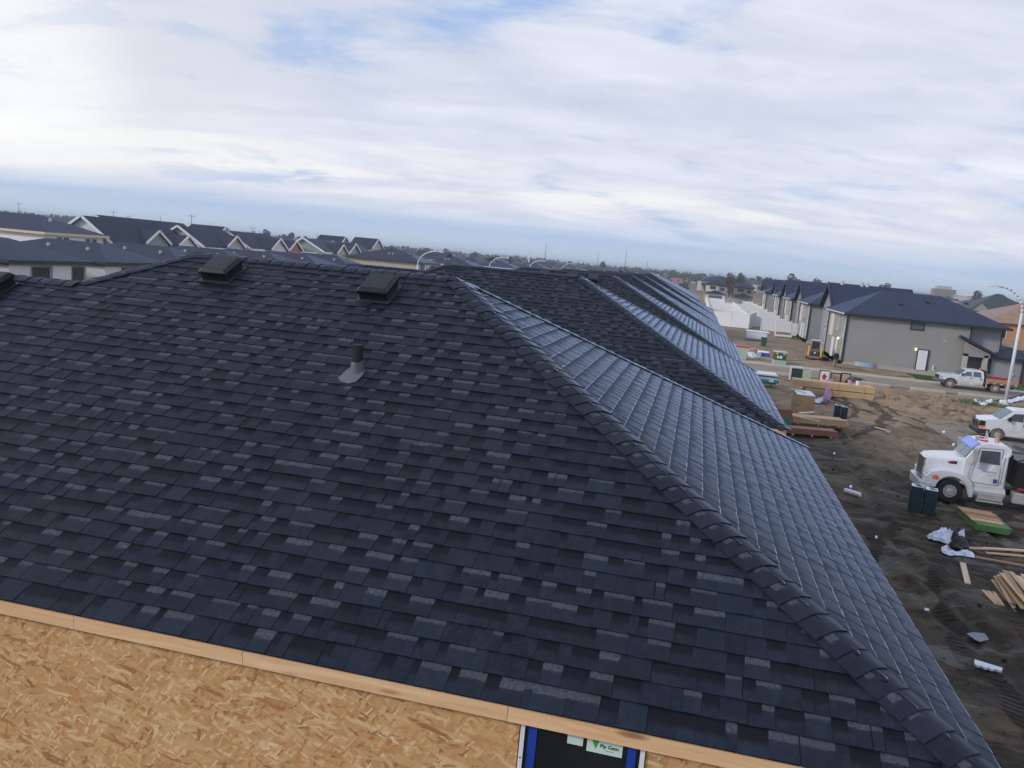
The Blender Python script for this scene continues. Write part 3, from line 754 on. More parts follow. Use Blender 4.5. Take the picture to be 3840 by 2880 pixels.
# ------------------------------------------------------------------ generic houses
def hip_roof(x0, x1, y0, y1, ze, pitch, oh, axis=None, ends=None):
    x0 -= oh; x1 += oh; y0 -= oh; y1 += oh
    w, l = x1-x0, y1-y0; mb = MB(); ax = axis or ('y' if l > w else 'x')
    h = min(w, l)/2
    zr = ze + pitch*h
    a, b, c, d = (x0,y0,ze), (x1,y0,ze), (x1,y1,ze), (x0,y1,ze)
    if ax == 'y':
        e, f = ((x0+x1)/2, y0+h, zr), ((x0+x1)/2, y1-h, zr)
        mb.poly([a,b,e]); mb.poly([b,c,f,e]); mb.poly([c,d,f]); mb.poly([d,a,e,f])
    else:
        e, f = (x0+h, (y0+y1)/2, zr), (x1-h, (y0+y1)/2, zr)
        if ends: e, f = (ends[0], e[1], zr), (ends[1], f[1], zr)
        mb.poly([a,b,f,e]); mb.poly([b,c,f]); mb.poly([c,d,e,f]); mb.poly([d,a,e])
    mb.poly([d,c,b,a])
    return mb
def gable_roof(x0, x1, y0, y1, ze, pitch, oh, axis='y', th=.18):
    """thick gable roof; ridge along axis"""
    mb = MB()
    if axis == 'y':
        xm = (x0+x1)/2; h = (x1-x0)/2; zr = ze+pitch*h; X0, X1_ = x0-oh, x1+oh; zl = ze-pitch*oh
        for sx_ in (-1, 1):
            xo = X0 if sx_ < 0 else X1_
            P = [(xo,y0-oh,zl),(xm,y0-oh,zr),(xm,y1+oh,zr),(xo,y1+oh,zl)]
            Q = [(p[0],p[1],p[2]-th) for p in P]
            mb.poly(P); mb.poly(Q[::-1])
            for i in range(4): j = (i+1) % 4; mb.poly([P[i], Q[i], Q[j], P[j]])
    else:
        ym = (y0+y1)/2; h = (y1-y0)/2; zr = ze+pitch*h; Y0_, Y1_ = y0-oh, y1+oh; zl = ze-pitch*oh
        for sy_ in (-1, 1):
            yo = Y0_ if sy_ < 0 else Y1_
            P = [(x0-oh,yo,zl),(x0-oh,ym,zr),(x1+oh,ym,zr),(x1+oh,yo,zl)]
            Q = [(p[0],p[1],p[2]-th) for p in P]
            mb.poly(P); mb.poly(Q[::-1])
            for i in range(4): j = (i+1) % 4; mb.poly([P[i], Q[i], Q[j], P[j]])
    return mb
def rake(mb, pts, w=.16, t=.05):
    for a, b in zip(pts[:-1], pts[1:]): mb.beam(a, b, t, w)
    return mb
def fascia_ring(x0, x1, y0, y1, z, oh, h=.18, t=.04):
    mb = MB(); x0 -= oh; x1 += oh; y0 -= oh; y1 += oh
    mb.box(x0-t, x1+t, y0-t, y0, z-h, z+.02); mb.box(x0-t, x1+t, y1, y1+t, z-h, z+.02)
    mb.box(x0-t, x0, y0, y1, z-h, z+.02); mb.box(x1, x1+t, y0, y1, z-h, z+.02)
    return mb
def window(parent, face, c, u, z, w, h, frame=M_WHITE, glass=M_GLASS, bars=1, ft=.07):
    """face: 'x-','x+','y-' ; c = plane coordinate ; u = centre along the wall"""
    def bx(mb, u0, u1, z0, z1, d0, d1):
        if face == 'y-': mb.box(u0, u1, c-d1, c-d0, z0, z1)
        elif face == 'x-': mb.box(c-d1, c-d0, u0, u1, z0, z1)
        else: mb.box(c+d0, c+d1, u0, u1, z0, z1)
    f = MB(); a, b, lo, hi = u-w/2, u+w/2, z-h/2, z+h/2
    bx(f, a-ft, b+ft, hi, hi+ft, -.02, .05); bx(f, a-ft, b+ft, lo-ft, lo, -.02, .06)
    bx(f, a-ft, a, lo, hi, -.02, .05); bx(f, b, b+ft, lo, hi, -.02, .05)
    for i in range(bars-1):
        m_ = a + (b-a)*(i+1)/bars; bx(f, m_-ft*.4, m_+ft*.4, lo, hi, -.02, .045)
    fo = f.build('window', frame, parent)
    g = MB(); bx(g, a, b, lo, hi, -.01, .02); g.build('pane', glass, fo)
    return fo
# ------------------------------------------------------------------ right-hand row (rear elevations face us)
XW = 15.3
def downspout(parent, x, y, z0, z1, mat=M_DARK, r=.06):
    MB().box(x-r, x+r, y-r, y+r, z0, z1).build('downspout', mat, parent)
def corner(parent, x, y, z0, z1, mat=M_DARK, w=.09):
    MB().box(x-w, x+w, y-w, y+w, z0, z1).build('corner_trim', mat, parent)
def rear_house(Yk, k, label):
    ze = -2.55; t = thing('grey_house', label, 'house', (XW, Yk, GZ), 0, 'grey houses with blue-black roofs on the right')
    zz = lambda z: z-GZ
    L = 15.0 if k else 11.8; D1 = 12.4; D2 = 9.5
    # a: hipped part at the near end ; b: taller gabled part behind it
    MB().box(0, L, 0, D1, zz(GZ)-.1, zz(ze)).build('wall', S_GREY if k % 2 == 0 else S_GREYG, t)
    MB().box(.0, L, -.02, D1, zz(GZ)-.1, .45).build('foundation', M_CONC, t)
    XE = L+(3.1 if not k else 0)
    hr = hip_roof(0, XE, 0, D1+1.2, zz(ze)+.02, .36, .45, 'x', (4.2, XE-4.6)).build('roof', M_FROOF2, t)
    fascia_ring(0, XE, 0, D1+1.2, zz(ze)+.02, .45, .2).build('gutter', M_DARK if k else M_DARK, t)
    MB().box(-.56, -.50, -.5, D1, zz(ze)-.1, zz(ze)+.05).build('gutter', M_LGUT, t)
    bw = MB().box(.55, L-.6, D1, D1+D2, -.1, zz(ze)+.4)
    ym = D1+D2/2
    bw.poly([(.55, D1, zz(ze)+.4), (.55, D1+D2, zz(ze)+.4), (.55, ym, zz(ze)+.4+D2/2*.56)])
    bw.build('wing_wall', S_GREYB, t)
    gable_roof(.55, L-2.6, D1, D1+D2, zz(ze)+.45, .56, .5, 'x').build('wing_roof', M_FROOF2, t)
    rk = MB(); xo = .02
    rake(rk, [(xo, D1-.55, zz(ze)+.10), (xo, ym, zz(ze)+.42+D2/2*.56), (xo, D1+D2+.55, zz(ze)+.10)], .40, .07).build('rake_board', M_DARK, t)
    corner(t, 0, 0, .3, zz(ze)-.1); downspout(t, .0, D1-.1, .1, zz(ze)-.2, M_DARK, .1)
    # rear windows and doors
    window(t, 'x-', 0, 1.6, zz(ze)-1.35, 1.3, 1.9, bars=2); window(t, 'x-', 0, 5.8, zz(ze)-1.2, .8, 1.6)
    window(t, 'x-', 0, 1.7, 1.95, 1.1, 1.9, bars=2)
    window(t, 'x-', .55, D1+2.6, zz(ze)-1.1, 1.0, 1.9); window(t, 'x-', .55, D1+5.6, zz(ze)-1.1, 1.0, 1.9)
    window(t, 'x-', .55, D1+2.2, 1.9, 1.2, 1.9, bars=2); window(t, 'x-', .55, D1+5.2, 1.9, 1.0, 1.7)
    MB().box(-.06, .0, 8.3, 10.6, 2.6, zz(ze)-.15).build('cream_panel', M_CREAM, t)
    MB().box(-.05, .0, 4.2, 5.1, .35, 2.5).build('back_door', M_WHITE, t)
    MB().box(-.05, .0, 6.6, 8.0, .35, 2.5).build('patio_door', M_WHITE, t)
    return t
M_LGUT = plain('pale_gutter', (.50, .52, .56), .4, .08)
RY = [90.6, 120.4, 144.0, 166.6, 200.0]
RL = ['large grey house across the road with a wide plain side wall, nearest of its row', 'grey house directly behind the large grey end house', 'third grey house of the right-hand row, beside the tall white fence', 'fourth grey house of the right-hand row, pale wall panels above the fence', 'farthest grey house of the right-hand row, just above the fences']
RH = [rear_house(y, i, l) for i, (y, l) in enumerate(zip(RY, RL))]
# details of the big end house's side wall (faces the road)
h = RH[0]; hz = lambda z: z-GZ
window(h, 'y-', 0, 6.75, hz(-3.12), 1.15, .75, M_DARK, M_GREY, ft=.09)
dr = MB().box(7.2, 8.1, -.09, -.03, .42, 2.45).build('side_door', M_WHITE, h)
MB().box(7.1, 7.195, -.07, -.02, .4, 2.55).box(8.105, 8.25, -.11, -.02, .4, 2.55).box(7.195, 8.105, -.07, -.02, 2.455, 2.55).build('door_frame', M_FRBL if 'M_FRBL' in globals() else M_BIN, h)
M_LAMPW = bpy.data.materials.new('warm_wall_lamp'); M_LAMPW.use_nodes = True
_p = M_LAMPW.node_tree.nodes['Principled BSDF']; _p.inputs['Emission Color'].default_value = (1, .72, .40, 1); _p.inputs['Emission Strength'].default_value = 1.6
MB().box(6.85, 7.01, -.20, -.03, 2.38, 2.60).build('wall_lamp', M_LAMPW, h)
MB().box(-.18, .0, 3.55, 3.75, 2.50, 2.72).build('wall_lamp', M_LAMPW, h)
MB().box(8.75, 8.88, -.12, -.02, .5, 1.05).box(8.88, 9.0, -.10, -.02, .45, .6).build('meter_box', M_WHITE, h)
for u_, z_ in ((8.95, 0), (9.15, 0)): pass
mbp = MB().box(9.4, 9.6, -.03, .0, 3.55, 3.70); mbp.build('wall_vent', M_LGUT, h)
# window well
ww = MB()
for i in range(8):
    a0, a1 = math.pi*(1+i/8), math.pi*(1+(i+1)/8)
    ww.poly([(2.3+1.0*math.cos(a0), .5*math.sin(a0)-.02, .05), (2.3+1.0*math.cos(a1), .5*math.sin(a1)-.02, .05), (2.3+1.0*math.cos(a1), .5*math.sin(a1)-.02, .6), (2.3+1.0*math.cos(a0), .5*math.sin(a0)-.02, .6)])
ww.build('window_well', M_LBLUE if 'M_LBLUE' in globals() else plain('pale_blue_well_liner', (.32, .42, .56), .5, .06), h)
# recessed upper part, porch and garage at the east end
MB().box(11.8, 14.9, .9, 12, 2.7, hz(-2.55)).build('upper_wing', S_GREYB, h)
corner(h, 11.8, 0, .3, hz(-2.6), M_DARK, .07)
MB().box(14.9, 15.0, .82, .92, 2.2, hz(-2.6)).build('corner_trim', M_DARK, h)
MB().box(11.35, 11.75, -.55, -.1, 0, 2.6).build('porch_column', M_LGREYC if 'M_LGREYC' in globals() else S_LGREY, h)
MB().box(13.2, 13.6, -.55, -.1, 0, 2.6).build('porch_column', S_LGREY, h)
MB().box(11.3, 14.2, .6, .7, 0, 2.9).build('porch_back_wall', S_DKGR, h)
pf = MB(); pf.prism([(11.35, 2.35), (13.75, 2.35), (13.75, 2.75), (11.35, 3.75)], -.55, -.15); pf.build('porch_gable', S_GREY, h)
pr = MB(); pr.prism([(10.7, 4.15), (14.2, 2.60), (14.3, 2.82), (10.8, 4.38)], -.95, .8); pr.build('porch_roof', M_DARK, h)
MB().box(14.0, 17.0, .0, 9, 0, 2.55).build('garage', S_GREYB, h)
hip_roof(14.0, 18.6, .0, 9, 2.57, .36, .4, 'y').build('garage_roof', M_FROOF2, h)
fascia_ring(14.0, 18.6, .0, 9, 2.57, .4, .22).build('gutter', M_DARK, h)
MB().box(17.0, 18.6, -.02, 9, 0, 2.5).build('brown_cladding', S_BROWN, h)
downspout(h, 14.05, -.12, .1, 2.3, M_DARK, .05); downspout(h, 16.98, -.1, .1, 2.4, M_DARK, .06)
MB().cyl((16.1, -.02, .95), (16.1, -.18, .95), .13, n=14).build('wall_meter', M_WHITE, h)
for yv, xv in ((3.2, 5.6), (4.6, 8.5), (5.2, 12.4)):
    zv = hz(-2.55)+.02 + .36*(yv+.45)
    MB().hexa([(xv-.2,yv-.2,zv-.07),(xv+.2,yv-.2,zv-.07),(xv+.2,yv+.2,zv+.07),(xv-.2,yv+.2,zv+.07),(xv-.17,yv-.17,zv+.08),(xv+.17,yv-.17,zv+.08),(xv+.17,yv+.17,zv+.2),(xv-.17,yv+.17,zv+.2)]).build('roof_vent', M_VENT, h)
for xv in (1.6, 3.9, 4.5): MB().cyl((xv, 17.0, hz(-2.55)+2.9), (xv, 17.0, hz(-2.55)+3.4), .22, n=10).build('roof_turbine', M_ALU, h)

# white fence posts, panels
def fence(name_label, pts, hgt=1.8, z0=GZ, group='white vinyl yard fences', bottom=.05, n_panels=None):
    t = thing('white_fence', name_label, 'fence', (0, 0, 0), 0, group)
    for a, b in zip(pts[:-1], pts[1:]):
        a = Vector((*a, 0)); b = Vector((*b, 0)); L = (b-a).length; n = max(1, round(L/2.4)); d = (b-a)/n; ang = math.atan2(d.y, d.x)
        for i in range(n+1):
            p = a + d*i; mb = MB(); mb.obox((p.x, p.y, z0+hgt/2+.03), .13, .13, hgt+.1, ang); mb.obox((p.x, p.y, z0+hgt+.11), .17, .17, .05, ang); mb.build('post', M_VINYL, t)
        for i in range(n):
            c_ = a + d*(i+.5); l = d.length-.14; mb = MB()
            mb.obox((c_.x, c_.y, z0+hgt/2+bottom/2), l, .04, hgt-.25-bottom, ang)
            pp = mb.build('panel', M_VINYL, t)
            MB().obox((c_.x, c_.y, z0+hgt-.07), l, .07, .14, ang).build('rail', M_VINYL, t); MB().obox((c_.x, c_.y, z0+.09+bottom), l, .07, .14, ang).build('rail', M_VINYL, t)
    return t
f1 = G(2640, 1210); f1b = G(2805, 1234); f2 = G(2852, 1239); f2b = G(2966, 1244)
yA = f1b.y
fence('lavender-shaded tall white fence nearest the row, ending at a corner post', [(2.6, f1.y*0+yA+.8), (f1b.x, yA), (f1b.x+1.9, yA+14)], 2.4)
fence('white fence with a gate beside the third grey house, right of the open soil', [(f2.x, f2.y), (XW-.2, f2.y+.4)], 1.9)
yy = yA+8.5; i = 0
flabs = ['white cross fence just behind the corner fence', 'second white cross fence back from the corner fence', 'third white cross fence back in the line of yards', 'fourth white cross fence back in the line of yards', 'fifth white cross fence back in the line of yards', 'sixth white cross fence, beyond the middle of the yards', 'seventh white cross fence in the far yards', 'farthest white cross fence, in front of the two houses at the street end']
for l_ in flabs:
    fence(l_, [(2.3, yy), (XW-.1, yy)], 1.85); yy += 13.5 + i; i += 1
fence('long white boundary fence running away between the rows of yards', [(8.9, yA+8.5), (8.9, yy-20)], 1.85)
fence('long white fence at the left of the yards, next to the row house roofs', [(2.3, yA+8.5), (2.3, yy-14)], 1.85)
# unfinished fence bay
t = thing('fence_frame', 'unfinished white fence bay with one post and a low rail lying open', 'fence', tuple(G(2905, 1262)), 0)
MB().box(-.09, .09, -.09, .09, 0, 2.0).build('post', M_VINYL, t); MB().box(.1, 2.4, -.05, .05, .12, .38).build('rail', M_VINYL, t)
t = thing('yard_gate', 'white gate leaf standing beside the end of the white fence', 'gate', tuple(G(2980, 1262)), R(8))
MB().box(-.5, .5, -.04, .04, .1, 2.0).build('panel', M_VINYL, t, bevel=.02); MB().box(-.6, -.5, -.05, .05, 0, 2.1).build('post', M_VINYL, t)

# two houses facing us at the street end
def front_house(px0, px1, label, wallm, upm, D=262):
    a = atY(px0, 1128, D); b = atY(px1, 1130, D); w = b.x-a.x
    t = thing('suburban_house', label, 'house', (a.x, D, GZ), 0, 'houses at the far end of the yards')
    MB().box(0, w, 2.0, 11, -.1, 5.6).build('wall', upm, t)
    MB().box(.2, w-.4, -2, 2.0, -.1, 2.7).build('garage', wallm, t)
    hip_roof(0, w, 2.0, 11, 5.6, .42, .45, 'x').build('roof', M_FROOF, t)
    hip_roof(.2, w-.4, -2, 4.4, 2.72, .36, .4, 'x').build('porch_roof', M_FROOF, t)
    fascia_ring(0, w, 2.0, 11, 5.6, .45, .22).build('gutter', M_DARK, t)
    MB().box(1.2, w-1.4, -2.06, -2.0, .1, 2.3).build('garage_door', M_GREY, t)
    MB().box(.15, w*.58, 1.9, 2.0, 3.3, 5.45).build('upper_panel', wallm, t)
    window(t, 'y-', 1.9, w*.34, 4.55, 1.7, .8, M_DARK, M_GLASS, 3)
    window(t, 'y-', 2.0, w*.78, 4.3, 1.1, .8, M_DARK, M_GLASS, 1)
    return t
front_house(2640, 2722, 'two-storey house with cream upper front and open garage at the street end', M_CREAM, S_GREYB)
front_house(2748, 2822, 'two-storey taupe house with a dark garage roof at the street end', S_TAUPE, S_TAUPE)

# big dark roofs beyond the end of the near row
def dark_house(x0, x1, y0, y1, ze, zr_p, label, wall=S_GREYB, roof=M_FROOF, group=None, axis=None):
    t = thing('house', label, 'house', (x0, y0, GZ), 0, group); w, l = x1-x0, y1-y0; e = ze-GZ
    MB().box(0, w, 0, l, -.1, e).build('wall', wall, t)
    hip_roof(0, w, 0, l, e, zr_p, .45, axis).build('roof', roof, t)
    fascia_ring(0, w, 0, l, e, .45, .2).build('gutter', M_DARK, t)
    return t
t = dark_house(-13.5, -.35, 108, 126, -3.2, .42, 'dark roofed house just beyond the end of the near row')
dark_house(-15, -2.2, 142, 160, -3.1, .40, 'dark roofed house half hidden behind the first house past the row')

# brown unfinished house, far right
t = thing('brown_house', 'orange-brown sheathed house under construction at the right edge', 'house', tuple(Vector((34.0, 108, GZ))), 0)
MB().box(0, 14, 0, 12, -.1, 5.6).build('wall', S_ORANGE, t); hip_roof(0, 14, 0, 12, 5.6, .42, .5).build('roof', M_FROOF4, t)
MB().box(-1.5, 5, -4, 0, -.1, 2.8).build('garage', S_ORANGE, t); hip_roof(-1.5, 5, -4, 1, 2.8, .36, .4, 'x').build('porch_roof', M_FROOF4, t)
window(t, 'y-', 0, 1.6, 4.4, .9, 1.2); window(t, 'y-', 0, 4.6, 4.5, .8, .9)
MB().box(3.0, 4.4, -4.06, -4.0, .1, 2.2).build('door_opening', M_BROWNWD, t)
# grey and white houses behind
t = dark_house(45.5, 58, 156, 168, -2.1, .55, 'dark grey house with one white-framed window behind the orange-brown house', S_DKGR, M_FROOF3)
window(t, 'y-', 0, 6.3, 4.6, .7, 1.2)
MB().poly([(0.6,-.47,6.2),(3.4,-.47,6.2),(2.0,-.47,7.5)]).build('gable', S_SAGE, t)
t = dark_house(37.2, 45, 150, 160, -2.0, .25, 'plain white-walled house just above the big grey house roof', S_WHITE, M_FROOF2)
window(t, 'y-', 0, .9, 5.1, .5, .9, M_DARK)

# ------------------------------------------------------------------ left side: row of hip-roofed houses (A)
XA = -52.5
def zA(Yv): return -3.55
def rowA(Yc, i, label):
    e = zA(Yc)-GZ; t = thing('duplex_house', label, 'house', (XA, Yc, GZ), 0, 'hip-roofed houses behind the nearest ridge on the left')
    W, L = 14.0, 8.2
    MB().box(-W, 0, 0, L, -.1, e).build('wall', S_SAGE, t)
    hip_roof(-W, 0, 0, L, e, .33, .55, 'x').build('roof', M_FROOF, t)
    fascia_ring(-W, 0, 0, L, e, .55, .22).build('gutter', M_DARK, t)
    # white wrap-round corner panels between windows
    MB().box(-1.9, .08, -.08, 0, e-2.35, e-.45).box(0, .08, 0, 2.0, e-2.35, e-.45).build('corner_panel', S_WHITE, t)
    MB().box(0, .08, 4.4, 6.4, e-2.75, e-.4).build('white_panel', S_WHITE, t)
    MB().box(-6.2, -4.0, -.08, 0, e-2.5, e-.45).build('white_panel', S_LGREY, t)
    window(t, 'x+', 0, 3.2, e-1.4, 1.6, 1.5, M_DARK, M_GLASS, 2, .09); window(t, 'x+', 0, 7.3, e-1.4, 1.1, 1.6, M_DARK, M_GLASS, 1, .09)
    window(t, 'y-', 0, -2.9, e-1.4, 1.2, 1.2, M_DARK, M_GLASS, 2, .09)
    for xv, yv in ((-3.5, 2.0), (-8.0, 2.2)): MB().cyl((xv, yv, e+.33*(yv+.55)-.05), (xv, yv, e+.33*(yv+.55)+.25), .16, n=8).build('roof_vent', M_ALU, t)
    return t
YA = [44.0, 55.0, 65.6, 76.2, 87.0, 98.0, 110.0]
for i, (y_, l_) in enumerate(zip([53.8-10.6, 53.8, 64.4, 75.0, 85.6, 96.2, 106.8, 117.4], ['hip-roofed house at the left picture edge, below the white wrapped house', 'second hip-roofed house from the left behind the near ridge', 'third hip-roofed house from the left behind the near ridge', 'fourth hip-roofed house from the left, roof under the sage gable', 'fifth hip-roofed house from the left, roof behind the middle vent', 'sixth hip-roofed house from the left, roof below the red gable', 'seventh hip-roofed house from the left, low roof peak behind the ridge caps', 'eighth hip-roofed house from the left, roof ending at the beige wall'])):
    rowA(y_, i, l_)
# beige-walled houses further along the same street (C)
CL = ['house with a long beige side wall behind the first street lamp', 'pale house with white bay posts between the first and second street lamps', 'pale house with white bay posts just past the second street lamp', 'low grey-roofed house behind the third street lamp', 'low grey-roofed house behind the fourth street lamp', 'farthest low grey-roofed house on the left-hand street']
for i, (pxc, Dy) in enumerate(((1575, 168), (1772, 205), (1935, 246), (2060, 292), (2200, 345), (2330, 420))):
    p = atY(pxc, 980, Dy); e = [5.35, 5.0, 4.9, 4.9, 4.8, 4.7][i]
    t = thing('beige_house', CL[i], 'house', (p.x, Dy, GZ), 0, 'beige and pale houses along the left-hand street')
    W, L = [17, 13, 14, 15, 17, 19][i], 12.0
    MB().box(-W, 0, 0, L, -.1, e).build('wall', [S_BEIGE, S_LGREY, S_LGREY, S_SAGE, S_GREYG, S_LGREY][i], t)
    hip_roof(-W, 0, 0, L, e, .33, .6, 'x').build('roof', [M_FROOF, M_FROOF, M_FROOF2, M_FROOF2, M_FROOF3, M_FROOF2][i], t)
    fascia_ring(-W, 0, 0, L, e, .6, .2).build('gutter', M_DARK if i == 0 else M_WHITE, t)
    MB().box(0, .9, 1, 4.4, 0, e-.4).build('bay', S_SAGE, t)
    for yv in (1.0, 2.6, 4.3): MB().box(.9, 1.1, yv-.2, yv+.2, 0, e-.4).build('bay_post', M_WHITE, t)
    for xv in ((-W*.3, -W*.45, -W*.6, -W*.75) if i else ()): MB().box(xv-.45, xv+.45, -.06, 0, e-2.4, e-.5).build('white_panel', M_WHITE, t)
    for xv in (-3.2, -7.5, -8.4): MB().cyl((xv, 3.2, e+1.1), (xv, 3.2, e+1.55), .17, n=8).build('roof_vent', M_ALU if xv < -7 else M_DARK, t)
    hip_roof(1.0, 7.0, 1.0, 8, 2.6, .4, .4, 'x').build('garage_roof', M_FROOF, t); MB().box(1.0, 7.0, 1.0, 8, 0, 2.6).build('garage', S_GREYG, t)

# ------------------------------------------------------------------ left: row of gabled houses with white trim (B)
XB = -95.0
def onB(px, py, Xv=XB): return atX(px, py, Xv)
def front_gable(t, pxa, pxb, pyf, Xv, wall, rise=None, wins=0, pk=None, root=None):
    """cross gable facing the street (+X), between two picture columns"""
    A = onB(pxa, pyf, Xv); B_ = atX(pxb, pyf, Xv); ya, yb = A.y, B_.y; ze = A.z
    h = (yb-ya)/2; zr = ze + (rise if rise else h*.62); o = root
    def L(x, y, z): return (x-o[0], y-o[1], z-o[2])
    mb = MB()
    mb.poly([L(Xv,ya+.4,GZ), L(Xv,yb-.4,GZ), L(Xv,yb-.4,ze+.1), L(Xv,(ya+yb)/2,zr-.15), L(Xv,ya+.4,ze+.1)])
    mb.poly([L(Xv,ya+.4,GZ), L(Xv,ya+.4,ze+.1), L(Xv-7,ya+.4,ze+.1), L(Xv-7,ya+.4,GZ)]); mb.poly([L(Xv,yb-.4,GZ), L(Xv-7,yb-.4,GZ), L(Xv-7,yb-.4,ze+.1), L(Xv,yb-.4,ze+.1)])
    mb.build('gable_wall', wall, t)
    rf = MB(); ym = (ya+yb)/2
    for yo in (ya, yb):
        P = [L(Xv+.45,yo,ze), L(Xv+.45,ym,zr+.1), L(Xv-8,ym,zr+.1), L(Xv-8,yo,ze)]
        rf.poly(P); rf.poly([(p[0],p[1],p[2]-.15) for p in P][::-1])
    rf.build('gable_roof', M_FROOF, t)
    rk = MB(); rake(rk, [L(Xv+.5,ya,ze-.05), L(Xv+.5,ym,zr+.05), L(Xv+.5,yb,ze-.05)], .40, .12).build('rake_board', M_WHITE, t)
    for k_ in range(wins):
        yw_ = ya + (yb-ya)*(.32 + .36*k_); pp = L(Xv, yw_, ze-1.2)
        window(t, 'x+', pp[0], pp[1], pp[2], .7, 1.3, M_WHITE, M_GLASSB, 1, .25)
def main_gable(t, o, Xv, ya, yb, ze, zr, wall, depth=11):
    def L(x, y, z): return (x-o[0], y-o[1], z-o[2])
    a_ = L(Xv-depth, ya, GZ); b_ = L(Xv, yb, ze)
    w = MB().box(a_[0], b_[0], a_[1], b_[1], a_[2]-.1, b_[2]); xm = -depth/2 + b_[0]
    w.poly([(a_[0], a_[1], b_[2]), (b_[0], a_[1], b_[2]), (xm, a_[1], zr-o[2]-.1)])
    w.build('wall', wall, t)
    pit = (zr-ze)/(depth/2)
    gable_roof(a_[0], b_[0], a_[1], b_[1], ze-o[2], pit, .6, 'y', .15).build('roof', M_FROOF, t)
    xo, zo = b_[0]+.6, ze-o[2]-pit*.6
    rk = MB(); rake(rk, [(a_[0]-.6, a_[1]-.66, zo-.05), (xm, a_[1]-.66, zr-o[2]-.05), (xo, a_[1]-.66, zo-.05)], .42, .12).build('rake_board', M_WHITE, t)
    MB().box(xo, xo+.08, a_[1]-.6, b_[1]+.6, zo-.48, zo+.02).build('fascia', M_WHITE, t)
BH = [ # px of south corner, px where it ends, eave py there, ridge z, wall, gables
 (420, 700, 904, .75, S_WHITE, [(540, 636, 911, S_SAGE, 0, 0), (664, 737, 920, S_WHITE, 0, 1.2)], 'white-trimmed house with a sage gable and a white gable on the left'),
 (765, 915, 920, .55, S_LGREY, [(846, 915, 924, S_LGREY, 2, 0)], 'white-trimmed house with a grey two-window gable behind the middle vent'),
 (936, 1080, 926, .55, S_LGREY, [(1012, 1077, 935, S_WHITE, 0, 1.2)], 'white-trimmed house whose white gable stands left of the salmon gable'),
 (1092, 1172, 938, -1.2, S_GREYG, [(1078, 1132, 938, S_PINK, 0, 1.0)], 'small white-trimmed house with a salmon-red gable'),
 (1212, 1305, 940, .5, S_SAGE, [(1260, 1303, 949, S_LGREY, 0, 1.0)], 'white-trimmed house with a wide sage gable end and long rake board'),
 (1318, 1400, 948, .3, S_SAGE, [(1303, 1352, 951, S_SAGE, 0, 1.0)], 'farthest white-trimmed gabled house, next to the beige wall'),
]
for (pa, pb, py, zr, wl, gb, lab) in BH:
    A = onB(pa, py); Bq = atX(pb, py, XB); o = (XB, A.y, GZ)
    t = thing('gabled_house', lab, 'house', o, 0, 'white-trimmed gabled houses on the far left')
    main_gable(t, o, XB, A.y, Bq.y, A.z, zr, wl)
    for (ga, gb_, gy_, wm, nw, fw) in gb: front_gable(t, ga, gb_, gy_, XB+fw+.6, wm, wins=nw, root=o)
    if pb-pa > 100:
        e_ = A.z-GZ
        for k_ in range(2): window(t, 'x+', 0, 2.5+3.2*k_, e_-1.35, 1.2, 1.3, M_WHITE, M_GLASS, 2, .2)
for (pa, pb, py, Xv, lab) in ((800, 880, 893, -101, 'upper white-edged dormer gable above the grey two-window gable'), (632, 682, 866, -112, 'small far white-edged gable, upper left'), (1390, 1437, 933, -104, 'small white-edged gable right of the gabled houses'), (1270, 1312, 918, -104, 'short white-edged gable behind the wide sage gable end')):
    A = atX(pa, py, Xv); t = thing('gabled_house', lab, 'house', (Xv, A.y, GZ), 0, 'white-trimmed gabled houses on the far left')
    front_gable(t, pa, pb, py, Xv, S_LGREY, root=(Xv, A.y, GZ))
# house wrapped in white membrane, far left, and the long house right of it
t = thing('wrapped_house', 'two-storey house wrapped in white membrane with bare timber fascia, far left', 'house', (-96, 104.8, GZ), 0)
e = 5.72
MB().box(-26, 0, 0, 12.5, -.1, e).build('wall', S_WRAP, t); hip_roof(-26, 0, 0, 12.5, e, .36, .6, 'x').build('roof', M_FROOF, t)
fascia_ring(-26, 0, 0, 12.5, e, .6, .34, .05).build('fascia_board', M_LUMP, t)
for y_ in (3.0, 4.4, 9.0, 10.4): window(t, 'x+', 0, y_, e-1.6, .9, 1.8, M_GLASS, M_GLASS, 1, .06)
for x_ in (-20, -14, -3): MB().cyl((x_, 4.5, e+1.6), (x_, 4.5, e+2.2), .2, n=8).build('roof_vent', M_ALU, t)
p = atX(290, 900, -97); o = (-97, 122, GZ)
t = thing('gabled_house', 'house with a very long white rake board, right of the white wrapped house', 'house', o, 0, 'white-trimmed gabled houses on the far left')
main_gable(t, o, -97, 126, 150, -3.1, 1.15, S_WHITE, 15)

